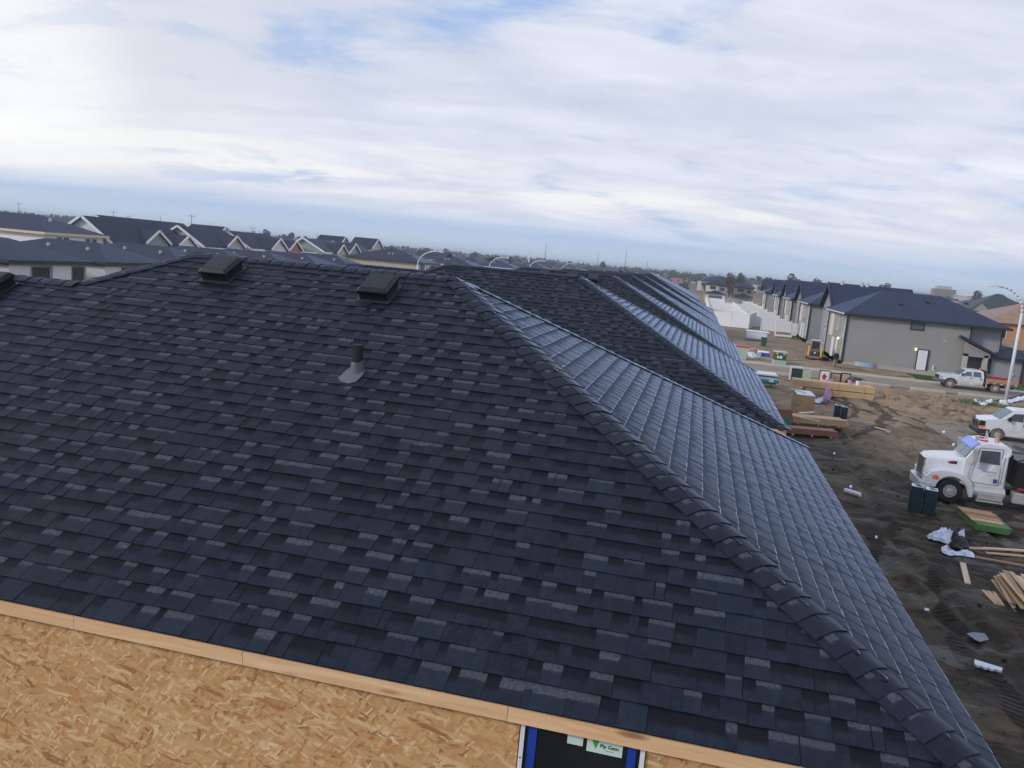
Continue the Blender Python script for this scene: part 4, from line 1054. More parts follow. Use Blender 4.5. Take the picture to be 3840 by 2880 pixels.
# ------------------------------------------------------------------ the distance: houses, trees, masts
rng = random.Random(11)
tiny = []
DL = {}
wallm = [S_WHITE, S_LGREY, S_GREYB, S_BEIGE, S_SAGE, M_CREAM, S_PINK, S_TAUPE]
wn = ['white', 'light grey', 'blue-grey', 'beige', 'sage', 'cream', 'salmon', 'taupe']
protos = []
for i in range(8):
    t = thing('distant_house', 'x', 'house', (0, -500, GZ), 0, 'distant houses towards the horizon')
    w, l, e = rng.uniform(9, 14), rng.uniform(10, 16), rng.uniform(4.6, 5.6)
    MB().box(-w/2, w/2, -l/2, l/2, -.3, e).build('wall', wallm[i], t)
    (hip_roof(-w/2, w/2, -l/2, l/2, e, .42, .5) if i % 3 else gable_roof(-w/2, w/2, -l/2, l/2, e, .5, .5, 'y')).build('roof', [M_FROOF, M_FROOF2, M_FROOF3, M_FROOF][i % 4], t)
    window(t, 'y-', -l/2, -w*.2, e-1.4, 1.3, 1.3); window(t, 'y-', -l/2, w*.25, e-1.4, 1.3, 1.3)
    protos.append(t)
n_ = 0
for ring, (D0, D1, cnt) in enumerate(((190, 300, 26), (300, 480, 46), (480, 800, 60))):
    for k_ in range(cnt):
        az = R(-47 + 67*(k_+rng.random()*.7)/cnt); D = rng.uniform(D0, D1)
        x, y = D*math.sin(az), D*math.cos(az)
        if ring == 0 and (R(-47) < az < R(-24) and D < 260): D += 70; x, y = D*math.sin(az), D*math.cos(az)
        if -16 < x < 34 and y < 420: continue
        if 33 < x < 62 and y < 240: continue
        if -16 < x < 6 and y < 200: continue
        if -75 < x < -20 and y < 440: continue
        i = rng.randrange(8)
        side = 'left' if az < R(-25) else ('middle' if az < R(-3) else 'right')
        dist = ['nearer', 'far', 'farthest'][ring]
        lab = '%s distant house with %s roof, %s belt, %s skyline' % (wn[i], ['dark', 'slate', 'green-grey', 'black'][i % 4], dist, side)
        DL.setdefault((i, ring), []).append((az, dup(protos[i], (x, y, GZ-.2), rng.uniform(-.4, .4) + (math.pi/2 if rng.random() < .4 else 0), lab))); n_ += 1
ORD = ['leftmost', 'second from left', 'third from left', 'fourth from left', 'fifth from left', 'sixth from left', 'seventh from left', 'eighth from left', 'ninth from left', 'tenth from left', 'eleventh from left', 'twelfth from left', 'thirteenth from left', 'fourteenth from left', 'fifteenth from left']
for (i, ring), lst in DL.items():
    for q_, (az, o_) in enumerate(sorted(lst, key=lambda e: e[0])):
        o_['label'] = '%s distant house, %s of its colour, %s belt below skyline' % (wn[i], ORD[min(q_, 14)], ['nearer', 'middle', 'farthest'][ring])
for t in protos:
    for c_ in list(t.children):
        for g_ in list(c_.children): bpy.data.objects.remove(g_)
        bpy.data.objects.remove(c_)
    bpy.data.objects.remove(t)
# large pale sheds beyond the grey house roof, and a tower block
for px0, px1, py, Dd, hgt, m_, lab in ((3395, 3480, 1125, 520, 9, M_GALV, 'long pale metal warehouse beyond the big grey house, left part'), (3440, 3620, 1140, 430, 6, S_LGREY, 'long low white-roofed warehouse beyond the big grey house'), (3625, 3730, 1138, 560, 10, M_ALU, 'boxy pale warehouse left of the right-hand street lamp')):
    a = atY(px0, py, Dd); b = atY(px1, py, Dd)
    t = thing('warehouse', lab, 'warehouse', (a.x, Dd, GZ), 0, 'pale warehouses on the right horizon'); w = b.x-a.x
    MB().box(0, w, 0, 30, -.3, hgt).build('wall', m_, t); MB().prism([(-.5, hgt), (w+.5, hgt), (w/2, hgt+1.2)], -.5, 30.5).build('roof', M_LGUT, t)
    MB().box(w*.3, w*.45, -.1, 0, 0, hgt*.55).build('loading_door', M_GREY, t)
a = atY(3540, 1100, 900)
t = thing('tower_block', 'small pinkish tower block standing above the right treeline', 'building', (a.x-9, 900, GZ), 0)
MB().box(0, 20, 0, 14, 0, 16).build('wall', S_TAUPE, t); MB().box(3, 16, 2, 12, 16, 19).build('penthouse', S_LGREY, t)

# trees
M_LEAF = [plain('autumn_foliage_dark', (.045, .058, .045), .9, .35, .4), plain('autumn_foliage_olive', (.085, .085, .05), .9, .35, .4), plain('autumn_foliage_rust', (.13, .085, .055), .9, .35, .4)]
M_BARK = plain('tree_bark', (.07, .055, .045), .95, .25)
def crown_mb(mb, c, rx, rz, n, rg, s=.5, m=0):
    for _ in range(n):
        while True:
            v = Vector((rg.uniform(-1, 1), rg.uniform(-1, 1), rg.uniform(-1, 1)))
            if v.length < 1: break
        v = v.normalized()*(v.length**.5); q = Vector((c[0]+v.x*rx, c[1]+v.y*rx, c[2]+v.z*rz))
        a = Vector((rg.gauss(0, 1), rg.gauss(0, 1), rg.gauss(0, 1))).normalized(); b = a.orthogonal().normalized()
        k = s*rg.uniform(.6, 1.4); mb.poly([q+a*k, q+b*k, q-a*k*.8, q-b*k], m)
TK = ['round', 'tall', 'ragged']
def tree(x, y, hgt, kind, label, seed):
    rg = random.Random(seed); t = thing('tree', label, 'tree', (x, y, GZ-.2), 0, 'trees one can tell apart along the horizon')
    mb = MB().cyl((0,0,0), (0,0,hgt*.6), .28, .1, 7)
    for k_ in range(5):
        a = rg.uniform(0, 6.28); mb.cyl((0, 0, hgt*(.3+.06*k_)), (math.cos(a)*hgt*.2, math.sin(a)*hgt*.2, hgt*(.55+.07*k_)), .09, .03, 5)
    mb.build('trunk', M_BARK, t)
    cm = MB()
    for k_ in range(6):
        a = rg.uniform(0, 6.28); r_ = hgt*.16*rg.random(); crown_mb(cm, (math.cos(a)*r_, math.sin(a)*r_, hgt*(.45+.09*k_)), hgt*(.26-.022*k_), hgt*.16, 90, rg, hgt*.035)
    cm.build('crown', M_LEAF[kind], t)
tl = [(2742, 350, 12, 2, 'bare brown tree behind the taupe house at the street end'), (2778, 420, 13, 1, 'olive tree above the taupe house at the street end'), (2965, 430, 15, 1, 'rounded olive tree above the third grey house roof'), (3060, 450, 14, 2, 'rust-tinted tree left of the big grey roof peak'), (3330, 480, 15, 0, 'dark spruce-like tree above the roof turbines'), (3302, 500, 14, 1, 'olive tree just left of the dark tall tree'), (3660, 520, 16, 2, 'rust-coloured tree beside the pale warehouse'), (3745, 460, 14, 2, 'rust-coloured tree behind the right-hand street lamp'), (1000, 520, 15, 0, 'largest dark tree mass above the gabled houses'), (1090, 560, 15, 0, 'dark tree right of the largest tree above the gabled houses'), (1385, 520, 13, 2, 'brownish bare tree above the small far gable'), (1780, 480, 12, 1, 'olive tree between the first two street lamps'), (1915, 470, 11, 1, 'olive tree just right of the second street lamp'), (2135, 700, 12, 0, 'small dark tree above the fourth street lamp'), (2260, 640, 14, 0, 'dark round tree right of the street lamps')]
for i, (px_, D, hg, kd, lab) in enumerate(tl):
    p = atY(px_, 797+.0896*px_, D*math.cos(R(10))); tree(p.x, p.y, hg*.82, kd, lab, 50+i)
# continuous far woods
def wood(name, D0, D1, n, az0, az1, h0, h1, mats, seed):
    rg = random.Random(seed); mb = MB()
    for _ in range(n):
        az = R(rg.uniform(az0, az1)); D = rg.uniform(D0, D1); x, y = D*math.sin(az), D*math.cos(az)
        h = rg.uniform(h0, h1)*(.75+.5*abs(hnoise(x, y, .006, 4))); m = rg.choices([0, 1, 2], [.6, .25, .15])[0]
        r_ = h*rg.uniform(.35, .6)
        for k_ in range(9):
            a = rg.uniform(0, 6.28); q = Vector((x+math.cos(a)*r_*rg.random(), y+math.sin(a)*r_*rg.random(), GZ+h*rg.uniform(.15, .9)))
            aa = Vector((rg.gauss(0,1), rg.gauss(0,1), rg.gauss(0,.6))).normalized(); bb = aa.orthogonal().normalized(); cc = aa.cross(bb); s_ = h*rg.uniform(.12, .24)
            P = [q+aa*s_, q+bb*s_, q+cc*s_, q-aa*s_, q-bb*s_, q-cc*s_]
            for f in ((0,1,2),(1,3,2),(3,4,2),(4,0,2),(1,0,5),(3,1,5),(4,3,5),(0,4,5)): mb.poly([P[i] for i in f], m)
    o_ = mb.build(name, mats); o_['kind'] = 'stuff'; return o_
wood('far_wood', 700, 1500, 1700, -50, 26, 8, 12.5, M_LEAF, 3)
wood('suburb_trees', 330, 800, 380, -50, 26, 4, 7.5, M_LEAF, 5)
wood('farthest_wood', 1700, 3000, 1200, -50, 26, 10, 17, M_LEAF, 9)
# power pylons and poles on the horizon
def pylon(px_, D, h, lab, arms=True):
    p = atY(px_, 797+.0896*px_, D); t = thing('power_pole', lab, 'power pole', (p.x, p.y, GZ), 0, 'thin power poles on the horizon')
    MB().cyl((0,0,0), (0,0,h), .34, .16, 6).build('mast', M_GREY, t)
    if arms: MB().box(-3.2, 3.2, -.1, .1, h-1.6, h-1.3).build('crossarm', M_GREY, t)
for px_, D, h, lab, ar in ((70, 640, 19, 'leftmost power pole above the white wrapped house', True), (425, 600, 18, 'power pole above the long dark roof on the left', True), (480, 640, 16, 'second power pole above the long dark roof on the left', True), (601, 600, 17, 'thin pole above the sage gable', False), (717, 520, 19, 'clearest T-shaped power pole, above the white gable', True), (945, 600, 15, 'T-shaped power pole right of the upper dormer', True), (1188, 640, 15, 'thin pole above the salmon gable', False), (2043, 700, 24, 'thin pole above the third street lamp', False), (2343, 760, 26, 'tall thin pole above the end of the third ridge', False), (2240, 800, 22, 'thin pole left of the tall thin pole', False), (2425, 820, 18, 'faint pole right of the tall thin pole', False)):
    pylon(px_, D, h, lab, ar)
# water tower-like pillar by the second lamp
p = atY(1985, 960, 430); t = thing('white_mast', 'short white mast above the roofs by the third street lamp', 'mast', (p.x, p.y, GZ), 0)
MB().cyl((0,0,0), (0,0,12.5), .5, .25, 8).build('pole', M_WHITE, t); MB().cyl((0,0,0), (0,0,1.0), 1.0, 1.0, 8).build('base', M_WHITE, t)

# street lamps
def lamp(x, y, rz, h, reach, label, r=.13, drop=False, group='curved street lamps on the left-hand street'):
    t = thing('street_lamp', label, 'street lamp', (x, y, GZ), rz, group)
    MB().cyl((0,0,0), (0,0,h-1.9), r, r*.75, 12).build('post', M_LAMPP, t, smooth=True)
    path = [Vector((reach*(1-math.cos(a)), 0, h-1.9+1.9*math.sin(a))) for a in [i*math.pi/2/9 for i in range(10)]]
    MB().tube(path, r*.62, 8).build('arm', M_LAMPP, t, smooth=True)
    e = path[-1]; mb = MB().prism([(e.x-.05, e.z-.05), (e.x+.75, e.z-.14), (e.x+.80, e.z-.05), (e.x+.5, e.z+.08), (e.x-.05, e.z+.07)], -.13, .13)
    mb.build('lamp_head', M_LAMPP, t, bevel=.02)
    MB().cyl((0,0,0), (0,0,.5), r*1.5, r*1.3, 12).build('base', M_LAMPP, t)
    return t
M_LAMPP = plain('lamp_post_paint', (.60, .64, .68), .45, .06, 1)
for i, px_ in enumerate((1570, 1838, 1988, 2108)):
    az = math.atan2(ray(px_, 797+.0896*px_).x, ray(px_, 797+.0896*px_).y); Yl = -36.0/math.tan(az)
    lamp(-36.0, Yl, 0, 8.05, 2.6, ['first curved street lamp, in front of the beige wall', 'second curved street lamp from the left, at the second roof ridge', 'third curved street lamp from the left, at the ridge dip', 'fourth and smallest curved street lamp behind the ridge'][i], .13)
pl_ = G(3768, 1524)
lamp(pl_.x, pl_.y, math.pi, 9.2, 1.9, 'tall grey street lamp beside the road, in front of the flatbed pickup', .13, group=None)
# ------------------------------------------------------------------ vehicles
def rrect(x, w, z0, z1, r, n=4, cy=0):
    pts = []
    for (cyy, czz, a0) in ((w/2-r, z1-r, 0), (-w/2+r, z1-r, 90), (-w/2+r, z0+r, 180), (w/2-r, z0+r, 270)):
        for i in range(n+1):
            a = R(a0+90*i/n); pts.append((x, cy+cyy+r*math.cos(a), czz+r*math.sin(a)))
    return pts
def loft(mb, secs, m=0):
    n = len(secs[0])
    for A, B in zip(secs[:-1], secs[1:]):
        for i in range(n): j = (i+1) % n; mb.poly([A[i], A[j], B[j], B[i]], m)
    mb.poly(secs[0][::-1], m); mb.poly(secs[-1], m); return mb
def wheel(parent, x, y, r, w, tyre, rim, side=-1, holes=8, rr=.58):
    t = MB(); N = 24
    prof = [(-w/2, r*rr), (-w/2, r*.90), (-w*.36, r*.985), (-w*.2, r), (w*.2, r), (w*.36, r*.985), (w/2, r*.90), (w/2, r*rr)]
    for i in range(N):
        a0, a1 = 2*math.pi*i/N, 2*math.pi*(i+1)/N
        for (ya, ra), (yb, rb) in zip(prof[:-1], prof[1:]):
            t.poly([(x+ra*math.cos(a0), y+ya, r+ra*math.sin(a0)), (x+ra*math.cos(a1), y+ya, r+ra*math.sin(a1)), (x+rb*math.cos(a1), y+yb, r+rb*math.sin(a1)), (x+rb*math.cos(a0), y+yb, r+rb*math.sin(a0))])
    wo = t.build('wheel', tyre, parent)
    m = MB(); yo = y+side*w*.30
    m.cyl((x, yo, r), (x, yo+side*w*.10, r), r*rr, r*rr*.92, 20); m.cyl((x, yo+side*w*.1, r), (x, yo+side*w*.30, r), r*.20, r*.15, 12)
    m.build('rim', rim, wo)
    hb = MB()
    for i in range(holes):
        a = 2*math.pi*i/holes; hb.cyl((x+r*rr*.68*math.cos(a), yo+side*w*.09, r+r*rr*.68*math.sin(a)), (x+r*rr*.68*math.cos(a), yo+side*(w*.10+.004), r+r*rr*.68*math.sin(a)), r*.055, n=8)
    hb.build('hub_holes', M_BLACK, wo)
    return wo
def arch(cx, cz, r, a0, a1, n=10):
    return [(cx+r*math.cos(R(a0+(a1-a0)*i/n)), cz+r*math.sin(R(a0+(a1-a0)*i/n))) for i in range(n+1)]
def side(mb, pts, hw, k, top, off=.012, m=0, flip=False):
    """polygon laid just proud of a leaning vehicle side; pts in (x,z)"""
    for s_ in (-1, 1):
        P = [(x, s_*(hw - k*max(0, z-top) + off), z) for x, z in pts]
        Q = [(x, s_*(hw - k*max(0, z-top) - .02), z) for x, z in pts]
        mb.poly(P if s_ < 0 else P[::-1], m)
        for i in range(len(P)): j = (i+1) % len(P); mb.poly([P[i], Q[i], Q[j], P[j]], m)
    return mb

# --- conventional dump truck
w0 = G(3562, 1887)
t = thing('dump_truck', 'large white conventional cab truck with black box body and polished tanks', 'truck', (w0.x, w0.y+1.1, GZ-.02), R(-2.5)); t.scale = (.86, .86, .86)
mb = MB(); loft(mb, [rrect(-1.22, 1.20, .95, 1.86, .10), rrect(-1.12, 1.36, .92, 1.98, .14), rrect(-.5, 1.56, .92, 2.06, .16), rrect(.5, 1.86, .92, 2.14, .16)])
mb.build('hood', M_PAINT, t, smooth=False)
fd = [(-1.28, .66), (-1.26, 1.12), (-.98, 1.38), (-.55, 1.50), (.1, 1.50), (.55, 1.38), (.86, 1.05), (.95, .62), (.93, .42), (.78, .42)] + arch(0, .56, .70, 10, 172)
for y0, y1 in ((-1.24, -.60), (.60, 1.24)): MB().prism(fd, y0, y1).build('fender', M_PAINT, t, bevel=.035)
mb = MB()
bp = [(-1.52, -.9), (-1.46, -1.12), (-1.22, -1.26), (-.96, -1.28), (-.96, -1.18), (-1.2, -1.10), (-1.3, -.9), (-1.3, .9), (-1.2, 1.1), (-.96, 1.18), (-.96, 1.28), (-1.22, 1.26), (-1.46, 1.12), (-1.52, .9)]
mb.poly([(x, y, .86) for x, y in bp]); mb.poly([(x, y, .44) for x, y in bp][::-1])
for i in range(len(bp)): j = (i+1) % len(bp); mb.poly([(bp[i][0], bp[i][1], .44), (bp[j][0], bp[j][1], .44), (bp[j][0], bp[j][1], .86), (bp[i][0], bp[i][1], .86)])
mb.build('bumper', M_PAINT, t, bevel=.03)
gr = MB().box(-1.27, -1.20, -.55, .55, .98, 1.80).build('grille', M_DARK, t)
g2 = MB()
for i in range(15): yv = -.52+i*.0743; g2.box(-1.30, -1.27, yv-.012, yv+.012, 1.0, 1.78)
g2.box(-1.31, -1.2, -.60, -.55, .95, 1.84).box(-1.31, -1.2, .55, .60, .95, 1.84).box(-1.31, -1.2, -.60, .60, 1.80, 1.86)
g2.build('grille_bars', M_CHROME, gr)
for s_ in (-1, 1):
    hl = MB(); hl.hexa([(-1.24, s_*1.0, 1.02), (-.72, s_*1.27, 1.04), (-.72, s_*1.20, 1.06), (-1.2, s_*.9, 1.04), (-1.22, s_*1.0, 1.22), (-.74, s_*1.27, 1.26), (-.74, s_*1.2, 1.28), (-1.18, s_*.9, 1.24)])
    hl.build('headlight', M_CHROME, t); MB().hexa([(-.92, s_*1.262, 1.04), (-.58, s_*1.262, 1.06), (-.58, s_*1.2, 1.06), (-.92, s_*1.2, 1.04), (-.92, s_*1.262, 1.22), (-.62, s_*1.262, 1.22), (-.62, s_*1.2, 1.22), (-.92, s_*1.2, 1.22)]).build('turn_signal', M_ORANGE, t)
    MB().prism([(-.16, 1.80), (.28, 1.80), (.36, 1.86), (.30, 1.93), (-.02, 1.93), (-.22, 1.86)], s_*.86-.02, s_*.86+.02).build('hood_vent', M_BLACK, t)
    MB().prism([(-.18, 1.85), (.05, 1.85), (.05, 1.89), (-.14, 1.89)], s_*.89-.012, s_*.89+.012).build('hood_badge', M_RED, t)
cab = [(.38, .98), (.42, 2.12), (.80, 2.74), (.95, 2.90), (1.3, 2.99), (2.05, 2.95), (2.28, 2.80), (2.28, 2.5), (2.20, 2.44), (2.20, 1.02), (1.95, .84), (.70, .84)]
MB().prism(cab, -1.06, 1.06, 0, .10, .10, 2.1).build('cab', M_PAINT, t, bevel=.06, segs=3)
wsg = MB()
for y0, y1 in ((-.93, -.02), (.02, .93)):
    A = Vector((.43, 0, 2.16)); B = Vector((.775, 0, 2.70)); n_ = Vector((-.84, 0, .54))*.035
    q = lambda v, y, s: tuple(v + n_ + Vector((0, y*s, 0)))
    P = [q(A, y0, 1), q(A, y1, 1), q(B, y1, .95), q(B, y0, .95)]; wsg.poly(P); wsg.poly([(p[0]+.05, p[1], p[2]-.03) for p in P][::-1])
wsg.build('windscreen', M_GLASSG, t)
MB().prism([(.60, 2.66), (.66, 2.60), (.98, 2.90), (.92, 2.95)], -.98, .98).build('sun_visor', plain('blue_sun_visor', (.22, .32, .72), .35, .08), t, bevel=.01)
dg = MB(); side(dg, [(1.02, 2.10), (1.06, 2.62), (1.80, 2.66), (1.84, 2.06)], 1.06, .1, 2.1, .02); dg.build('side_window', M_GLASS, t)
dl = MB()
for P in ([(.86, 1.10), (.86, 2.08)], [(.86, 2.08), (.98, 2.72)], [(.98, 2.72), (1.92, 2.76)], [(1.92, 2.76), (1.93, 1.10)], [(1.93, 1.10), (.86, 1.10)]):
    for s_ in (-1, 1):
        a_, b_ = P; dl.beam((a_[0], s_*(1.065-.1*max(0, a_[1]-2.1)), a_[1]), (b_[0], s_*(1.065-.1*max(0, b_[1]-2.1)), b_[1]), .018, .018)
dl.build('door_seam', M_GREY, t)
hd = MB()
for s_ in (-1, 1): hd.box(1.70, 1.84, s_*1.075-.02, s_*1.075+.02, 1.20, 1.38)
hd.build('door_handle', M_BLUETAPE, t)
MB().box(2.20, 2.40, -.9, .9, 1.9, 2.55).build('rear_cab_window', M_BLKPL, t)
mk = MB()
rgx = random.Random(4)
for i in range(6): mk.box(1.25+i*.09, 1.30+i*.09+rgx.random()*.02, -1.078, -1.062, 1.66, 1.72)
for i in range(5): mk.box(1.34+i*.06, 1.37+i*.06, -1.078, -1.062, 1.54, 1.565)
mk.build('door_print', M_LGUT, t)
gb = MB().tube([Vector((1.98, -1.16, 1.15)), Vector((2.0, -1.18, 2.45))], .018, 6).tube([Vector((.62, -1.14, 1.25)), Vector((.70, -1.14, 2.15))], .018, 6); gb.build('grab_handle', M_CHROME, t)
for s_ in (-1, 1):
    MB().box(.62, .80, s_*1.40-.10, s_*1.40+.10, 2.0, 2.72).build('mirror', M_ALU, t, bevel=.03)
    MB().tube([Vector((.75, s_*1.05, 2.75)), Vector((.70, s_*1.38, 2.70)), Vector((.70, s_*1.38, 2.0)), Vector((.62, s_*1.06, 1.95))], .018, 6).build('mirror_bracket', M_CHROME, t)
MB().box(1.0, 1.32, -.72, -.64, 2.99, 3.05).box(1.15, 1.4, .2, .28, 2.99, 3.05).build('air_horn', M_RED, t)
MB().cyl((1.75, -.45, 2.96), (1.75, -.45, 3.08), .10, .10, 12).build('beacon_base', M_CHROME, t); MB().cyl((1.75, -.45, 3.08), (1.75, -.45, 3.2), .10, .08, 12).build('beacon', M_ORANGE, t)
MB().prism([(1.45, 3.0), (1.62, 3.0), (1.52, 3.36), (1.47, 3.36)], .3, .36).prism([(.85, 2.95), (1.05, 2.99), (.86, 3.18), (.82, 3.18)], -.55, -.5).build('roof_fin', M_ALU, t)
tk = MB().cyl((.92, -.92, .72), (2.25, -.92, .72), .30, n=20).build('fuel_tank', M_ALU, t, bevel=.03)
MB().box(1.12, 2.18, -1.26, -1.0, .62, .68).box(1.10, 2.2, -1.28, -.98, .30, .38).box(1.12, 2.16, -1.245, -1.225, .42, .66).build('step', M_ALU, t)
MB().box(2.58, 3.30, -1.22, -.65, .42, .92).build('tool_box', M_ALU, t, bevel=.04)
MB().box(-.9, 7.5, -.45, .45, .60, .86).build('frame', M_BLACK, t)
bx = MB(); bx.prism([(2.55, 1.12), (7.6, 1.12), (7.6, 2.3), (2.62, 2.3)], -1.24, 1.24).build('box_body', M_BLKPL, t, bevel=.03)
for i in range(5): MB().box(3.0+i*.9, 3.08+i*.9, -1.29, -1.24, 1.15, 2.28).build('side_rib', M_BLACK, t)
MB().box(2.5, 7.6, -1.30, -1.24, 2.24, 2.34).box(2.5, 7.6, -1.30, -1.24, 1.08, 1.18).build('body_rail', M_BLACK, t)
for i, (xx, m_) in enumerate(((2.66, M_RED), (2.84, M_RED), (3.02, M_WHITE), (3.20, M_RED), (4.4, M_RED), (4.58, M_WHITE), (4.76, M_RED))): MB().box(xx, xx+.17, -1.315, -1.30, 1.09, 1.17).build('reflector', m_, t)
MB().beam((2.35, -.6, 2.95), (4.6, -.6, 2.35), .22, .18).build('tarp_arm', M_GREY, t)
MB().tube([Vector((2.42, -.8, 1.6)), Vector((2.6, -.9, 2.3)), Vector((2.95, -.9, 2.45)), Vector((3.2, -.9, 2.1)), Vector((3.3, -.9, 1.5))], .03, 8).build('hose', M_BLACK, t)
MB().obox((3.45, -.75, 2.45), .35, .3, .35, .4).build('winch_motor', M_CHROME, t, bevel=.08)
MB().box(3.55, 4.5, -1.0, .4, 2.3, 2.62).build('rusty_load', M_RUST, t)
for x_ in (0,): 
    wheel(t, x_, -1.03, .56, .30, M_TYRE, M_ALU, -1, 10, .56); wheel(t, x_, 1.03, .56, .30, M_TYRE, M_ALU, 1, 10, .56)
for x_ in (5.0, 6.3):
    wheel(t, x_, -1.0, .54, .5, M_TYRE, M_ALU, -1, 10, .56); wheel(t, x_, 1.0, .54, .5, M_TYRE, M_ALU, 1, 10, .56)
for c_ in t.children:
    if c_.name.startswith('wheel'): continue
    for o_ in [c_] + list(c_.children):
        for v_ in o_.data.vertices:
            if v_.co.x < -.45: v_.co.x += (-.45-v_.co.x)*.17

# --- white van
w0 = G(3738, 1657)
t = thing('cargo_van', 'white cargo van with black bumper and dusty wheels, behind the truck', 'van', (w0.x, w0.y+.88, GZ+.08), R(-3)); t.scale = (.89, .89, .89)
body = [(-1.08, .52), (-1.10, .92), (-1.02, 1.12), (-.88, 1.26), (-.25, 1.36), (.02, 1.40), (.72, 2.02), (.92, 2.10), (4.55, 2.12), (4.72, 2.0), (4.78, 1.0), (4.78, .42), (3.95, .42)] + arch(3.5, .37, .45, 0, 180)[0:] + [(.46, .36)] + arch(0, .37, .45, 0, 172) + [(-.5, .45)]
MB().prism(body, -1.0, 1.0, 0, .16, .16, 1.25).build('body', M_PAINT, t, bevel=.035)
A = Vector((.01, 0, 1.41)); B = Vector((.70, 0, 2.01)); n_ = Vector((-.66, 0, .75))*.022
P = [A+n_+Vector((0, -.92, 0)), A+n_+Vector((0, .92, 0)), B+n_+Vector((0, .84, 0)), B+n_+Vector((0, -.84, 0))]
MB().poly(P).poly([p-n_*2 for p in P][::-1]).build('windscreen', M_GLASSB, t)
sw = MB(); side(sw, [(.38, 1.42), (.82, 1.86), (1.36, 1.90), (1.36, 1.38)], 1.0, .16, 1.25, .012); sw.build('side_window', M_GLASS, t)
MB().prism([(-1.22, .34), (-1.22, .58), (-1.1, .66), (-.46, .66), (-.50, .40), (-1.1, .32)], -1.03, 1.03).build('bumper', M_DARK, t, bevel=.03)
MB().prism([(-1.14, .70), (-1.13, 1.06), (-1.05, 1.14), (-1.0, .70)], -.80, .80).build('grille', M_BLKPL, t)
for s_ in (-1, 1):
    MB().prism([(-1.13, .86), (-1.10, 1.12), (-.98, 1.20), (-.80, 1.16), (-.80, .86)], *(sorted((s_*.70, s_*1.012)))).build('headlight', M_BLKPL, t)
    MB().prism([(-1.13, .72), (-1.13, .86), (-.78, .86), (-.80, .72)], *(sorted((s_*.66, s_*1.014)))).build('turn_signal', M_ORANGE, t)
    MB().prism([(-1.145, .90), (-1.14, 1.06), (-1.0, 1.08), (-1.0, .9)], *(sorted((s_*.74, s_*.90)))).build('headlight_lens', M_CHROME, t)
    MB().box(1.40, 1.48, s_*1.02-.03, s_*1.02+.03, 1.10, 1.26).build('door_handle', M_BLKPL, t)
    MB().box(.45, .62, s_*1.14-.07, s_*1.14+.07, 1.34, 1.62).build('mirror', M_BLKPL, t, bevel=.02)
ds = MB()
for s_ in (-1, 1):
    for x_ in (.34, 1.56): ds.beam((x_, s_*1.003, .5), (x_, s_*1.003, 1.25), .012, .012)
    ds.beam((1.56, s_*1.003, 1.25), (1.56, s_*.885, 2.0), .012, .012)
ds.build('door_seam', M_GREY, t)
for x_ in (0, 3.5):
    wheel(t, x_, -.87, .37, .25, M_TYRED, M_ALU, -1, 6, .6); wheel(t, x_, .87, .37, .25, M_TYRED, M_ALU, 1, 6, .6)

# --- crew-cab flatbed pickup
w0 = G(3561, 1456)
t = thing('flatbed_pickup', 'white mud-splashed crew cab pickup with a loaded wooden flatbed', 'pickup truck', (w0.x, w0.y+.9, GZ+.03), R(-1.5)); t.scale = (.96, .96, .96)
body = [(-.95, .50), (-.98, .98), (-.90, 1.14), (-.3, 1.24), (.62, 1.30), (1.18, 1.82), (1.4, 1.90), (2.45, 1.90), (2.66, 1.80), (2.74, 1.30), (2.74, .50), (.55, .46)] + arch(0, .42, .47, 5, 175)
MB().prism(body, -.98, .98, 0, .20, .20, 1.25).build('body', M_PAINT, t, bevel=.03)
low = MB(); side(low, [(.50, .48), (.50, .78), (2.70, .74), (2.70, .52)], .98, .2, 1.25, .006); low.build('muddy_sill', M_PAINTD, t)
A = Vector((.64, 0, 1.32)); B = Vector((1.16, 0, 1.80)); n_ = Vector((-.68, 0, .73))*.02
P = [A+n_+Vector((0, -.88, 0)), A+n_+Vector((0, .88, 0)), B+n_+Vector((0, .80, 0)), B+n_+Vector((0, -.80, 0))]
MB().poly(P).poly([p-n_*2 for p in P][::-1]).build('windscreen', M_GLASSG, t)
for pts in ([(.88, 1.32), (1.26, 1.70), (1.66, 1.72), (1.66, 1.30)], [(1.82, 1.30), (1.82, 1.74), (2.42, 1.74), (2.50, 1.32)]):
    sw = MB(); side(sw, pts, .98, .2, 1.25, .012); sw.build('side_window', M_GLASSB, t)
MB().prism([(-1.12, .48), (-1.12, .72), (-.98, .78), (-.5, .76), (-.52, .5)], -1.0, 1.0).build('bumper', M_GREY, t, bevel=.03)
MB().prism([(-1.02, .78), (-1.01, 1.06), (-.9, 1.10), (-.9, .78)], -.72, .72).build('grille', M_DARK, t)
for s_ in (-1, 1):
    MB().prism([(-1.0, .84), (-.98, 1.05), (-.72, 1.08), (-.72, .86)], *(sorted((s_*.72, s_*.99)))).build('headlight', M_ALU, t)
    MB().prism(arch(0, .42, .56, 0, 180) + arch(0, .42, .47, 180, 0), *(sorted((s_*.96, s_*1.03)))).build('arch_flare', M_DARK, t)
    for x_ in (1.58, 2.42): MB().box(x_, x_+.14, s_*.995-.015, s_*.995+.015, 1.10, 1.16).build('door_handle', M_DARK, t)
    MB().box(.80, .95, s_*1.10-.08, s_*1.10+.08, 1.30, 1.52).build('mirror', M_BLKPL, t, bevel=.02)
ds = MB()
for s_ in (-1, 1):
    for x_ in (.72, 1.74, 2.60): ds.beam((x_, s_*.985, .58), (x_, s_*.985, 1.25), .014, .014)
ds.build('door_seam', M_GREY, t)
MB().box(2.5, 2.62, -.1, .1, 1.9, 2.05).build('beacon', M_ORANGE, t); MB().box(2.76, 2.84, -.95, .95, .9, 1.95).build('headache_rack', M_BLACK, t)
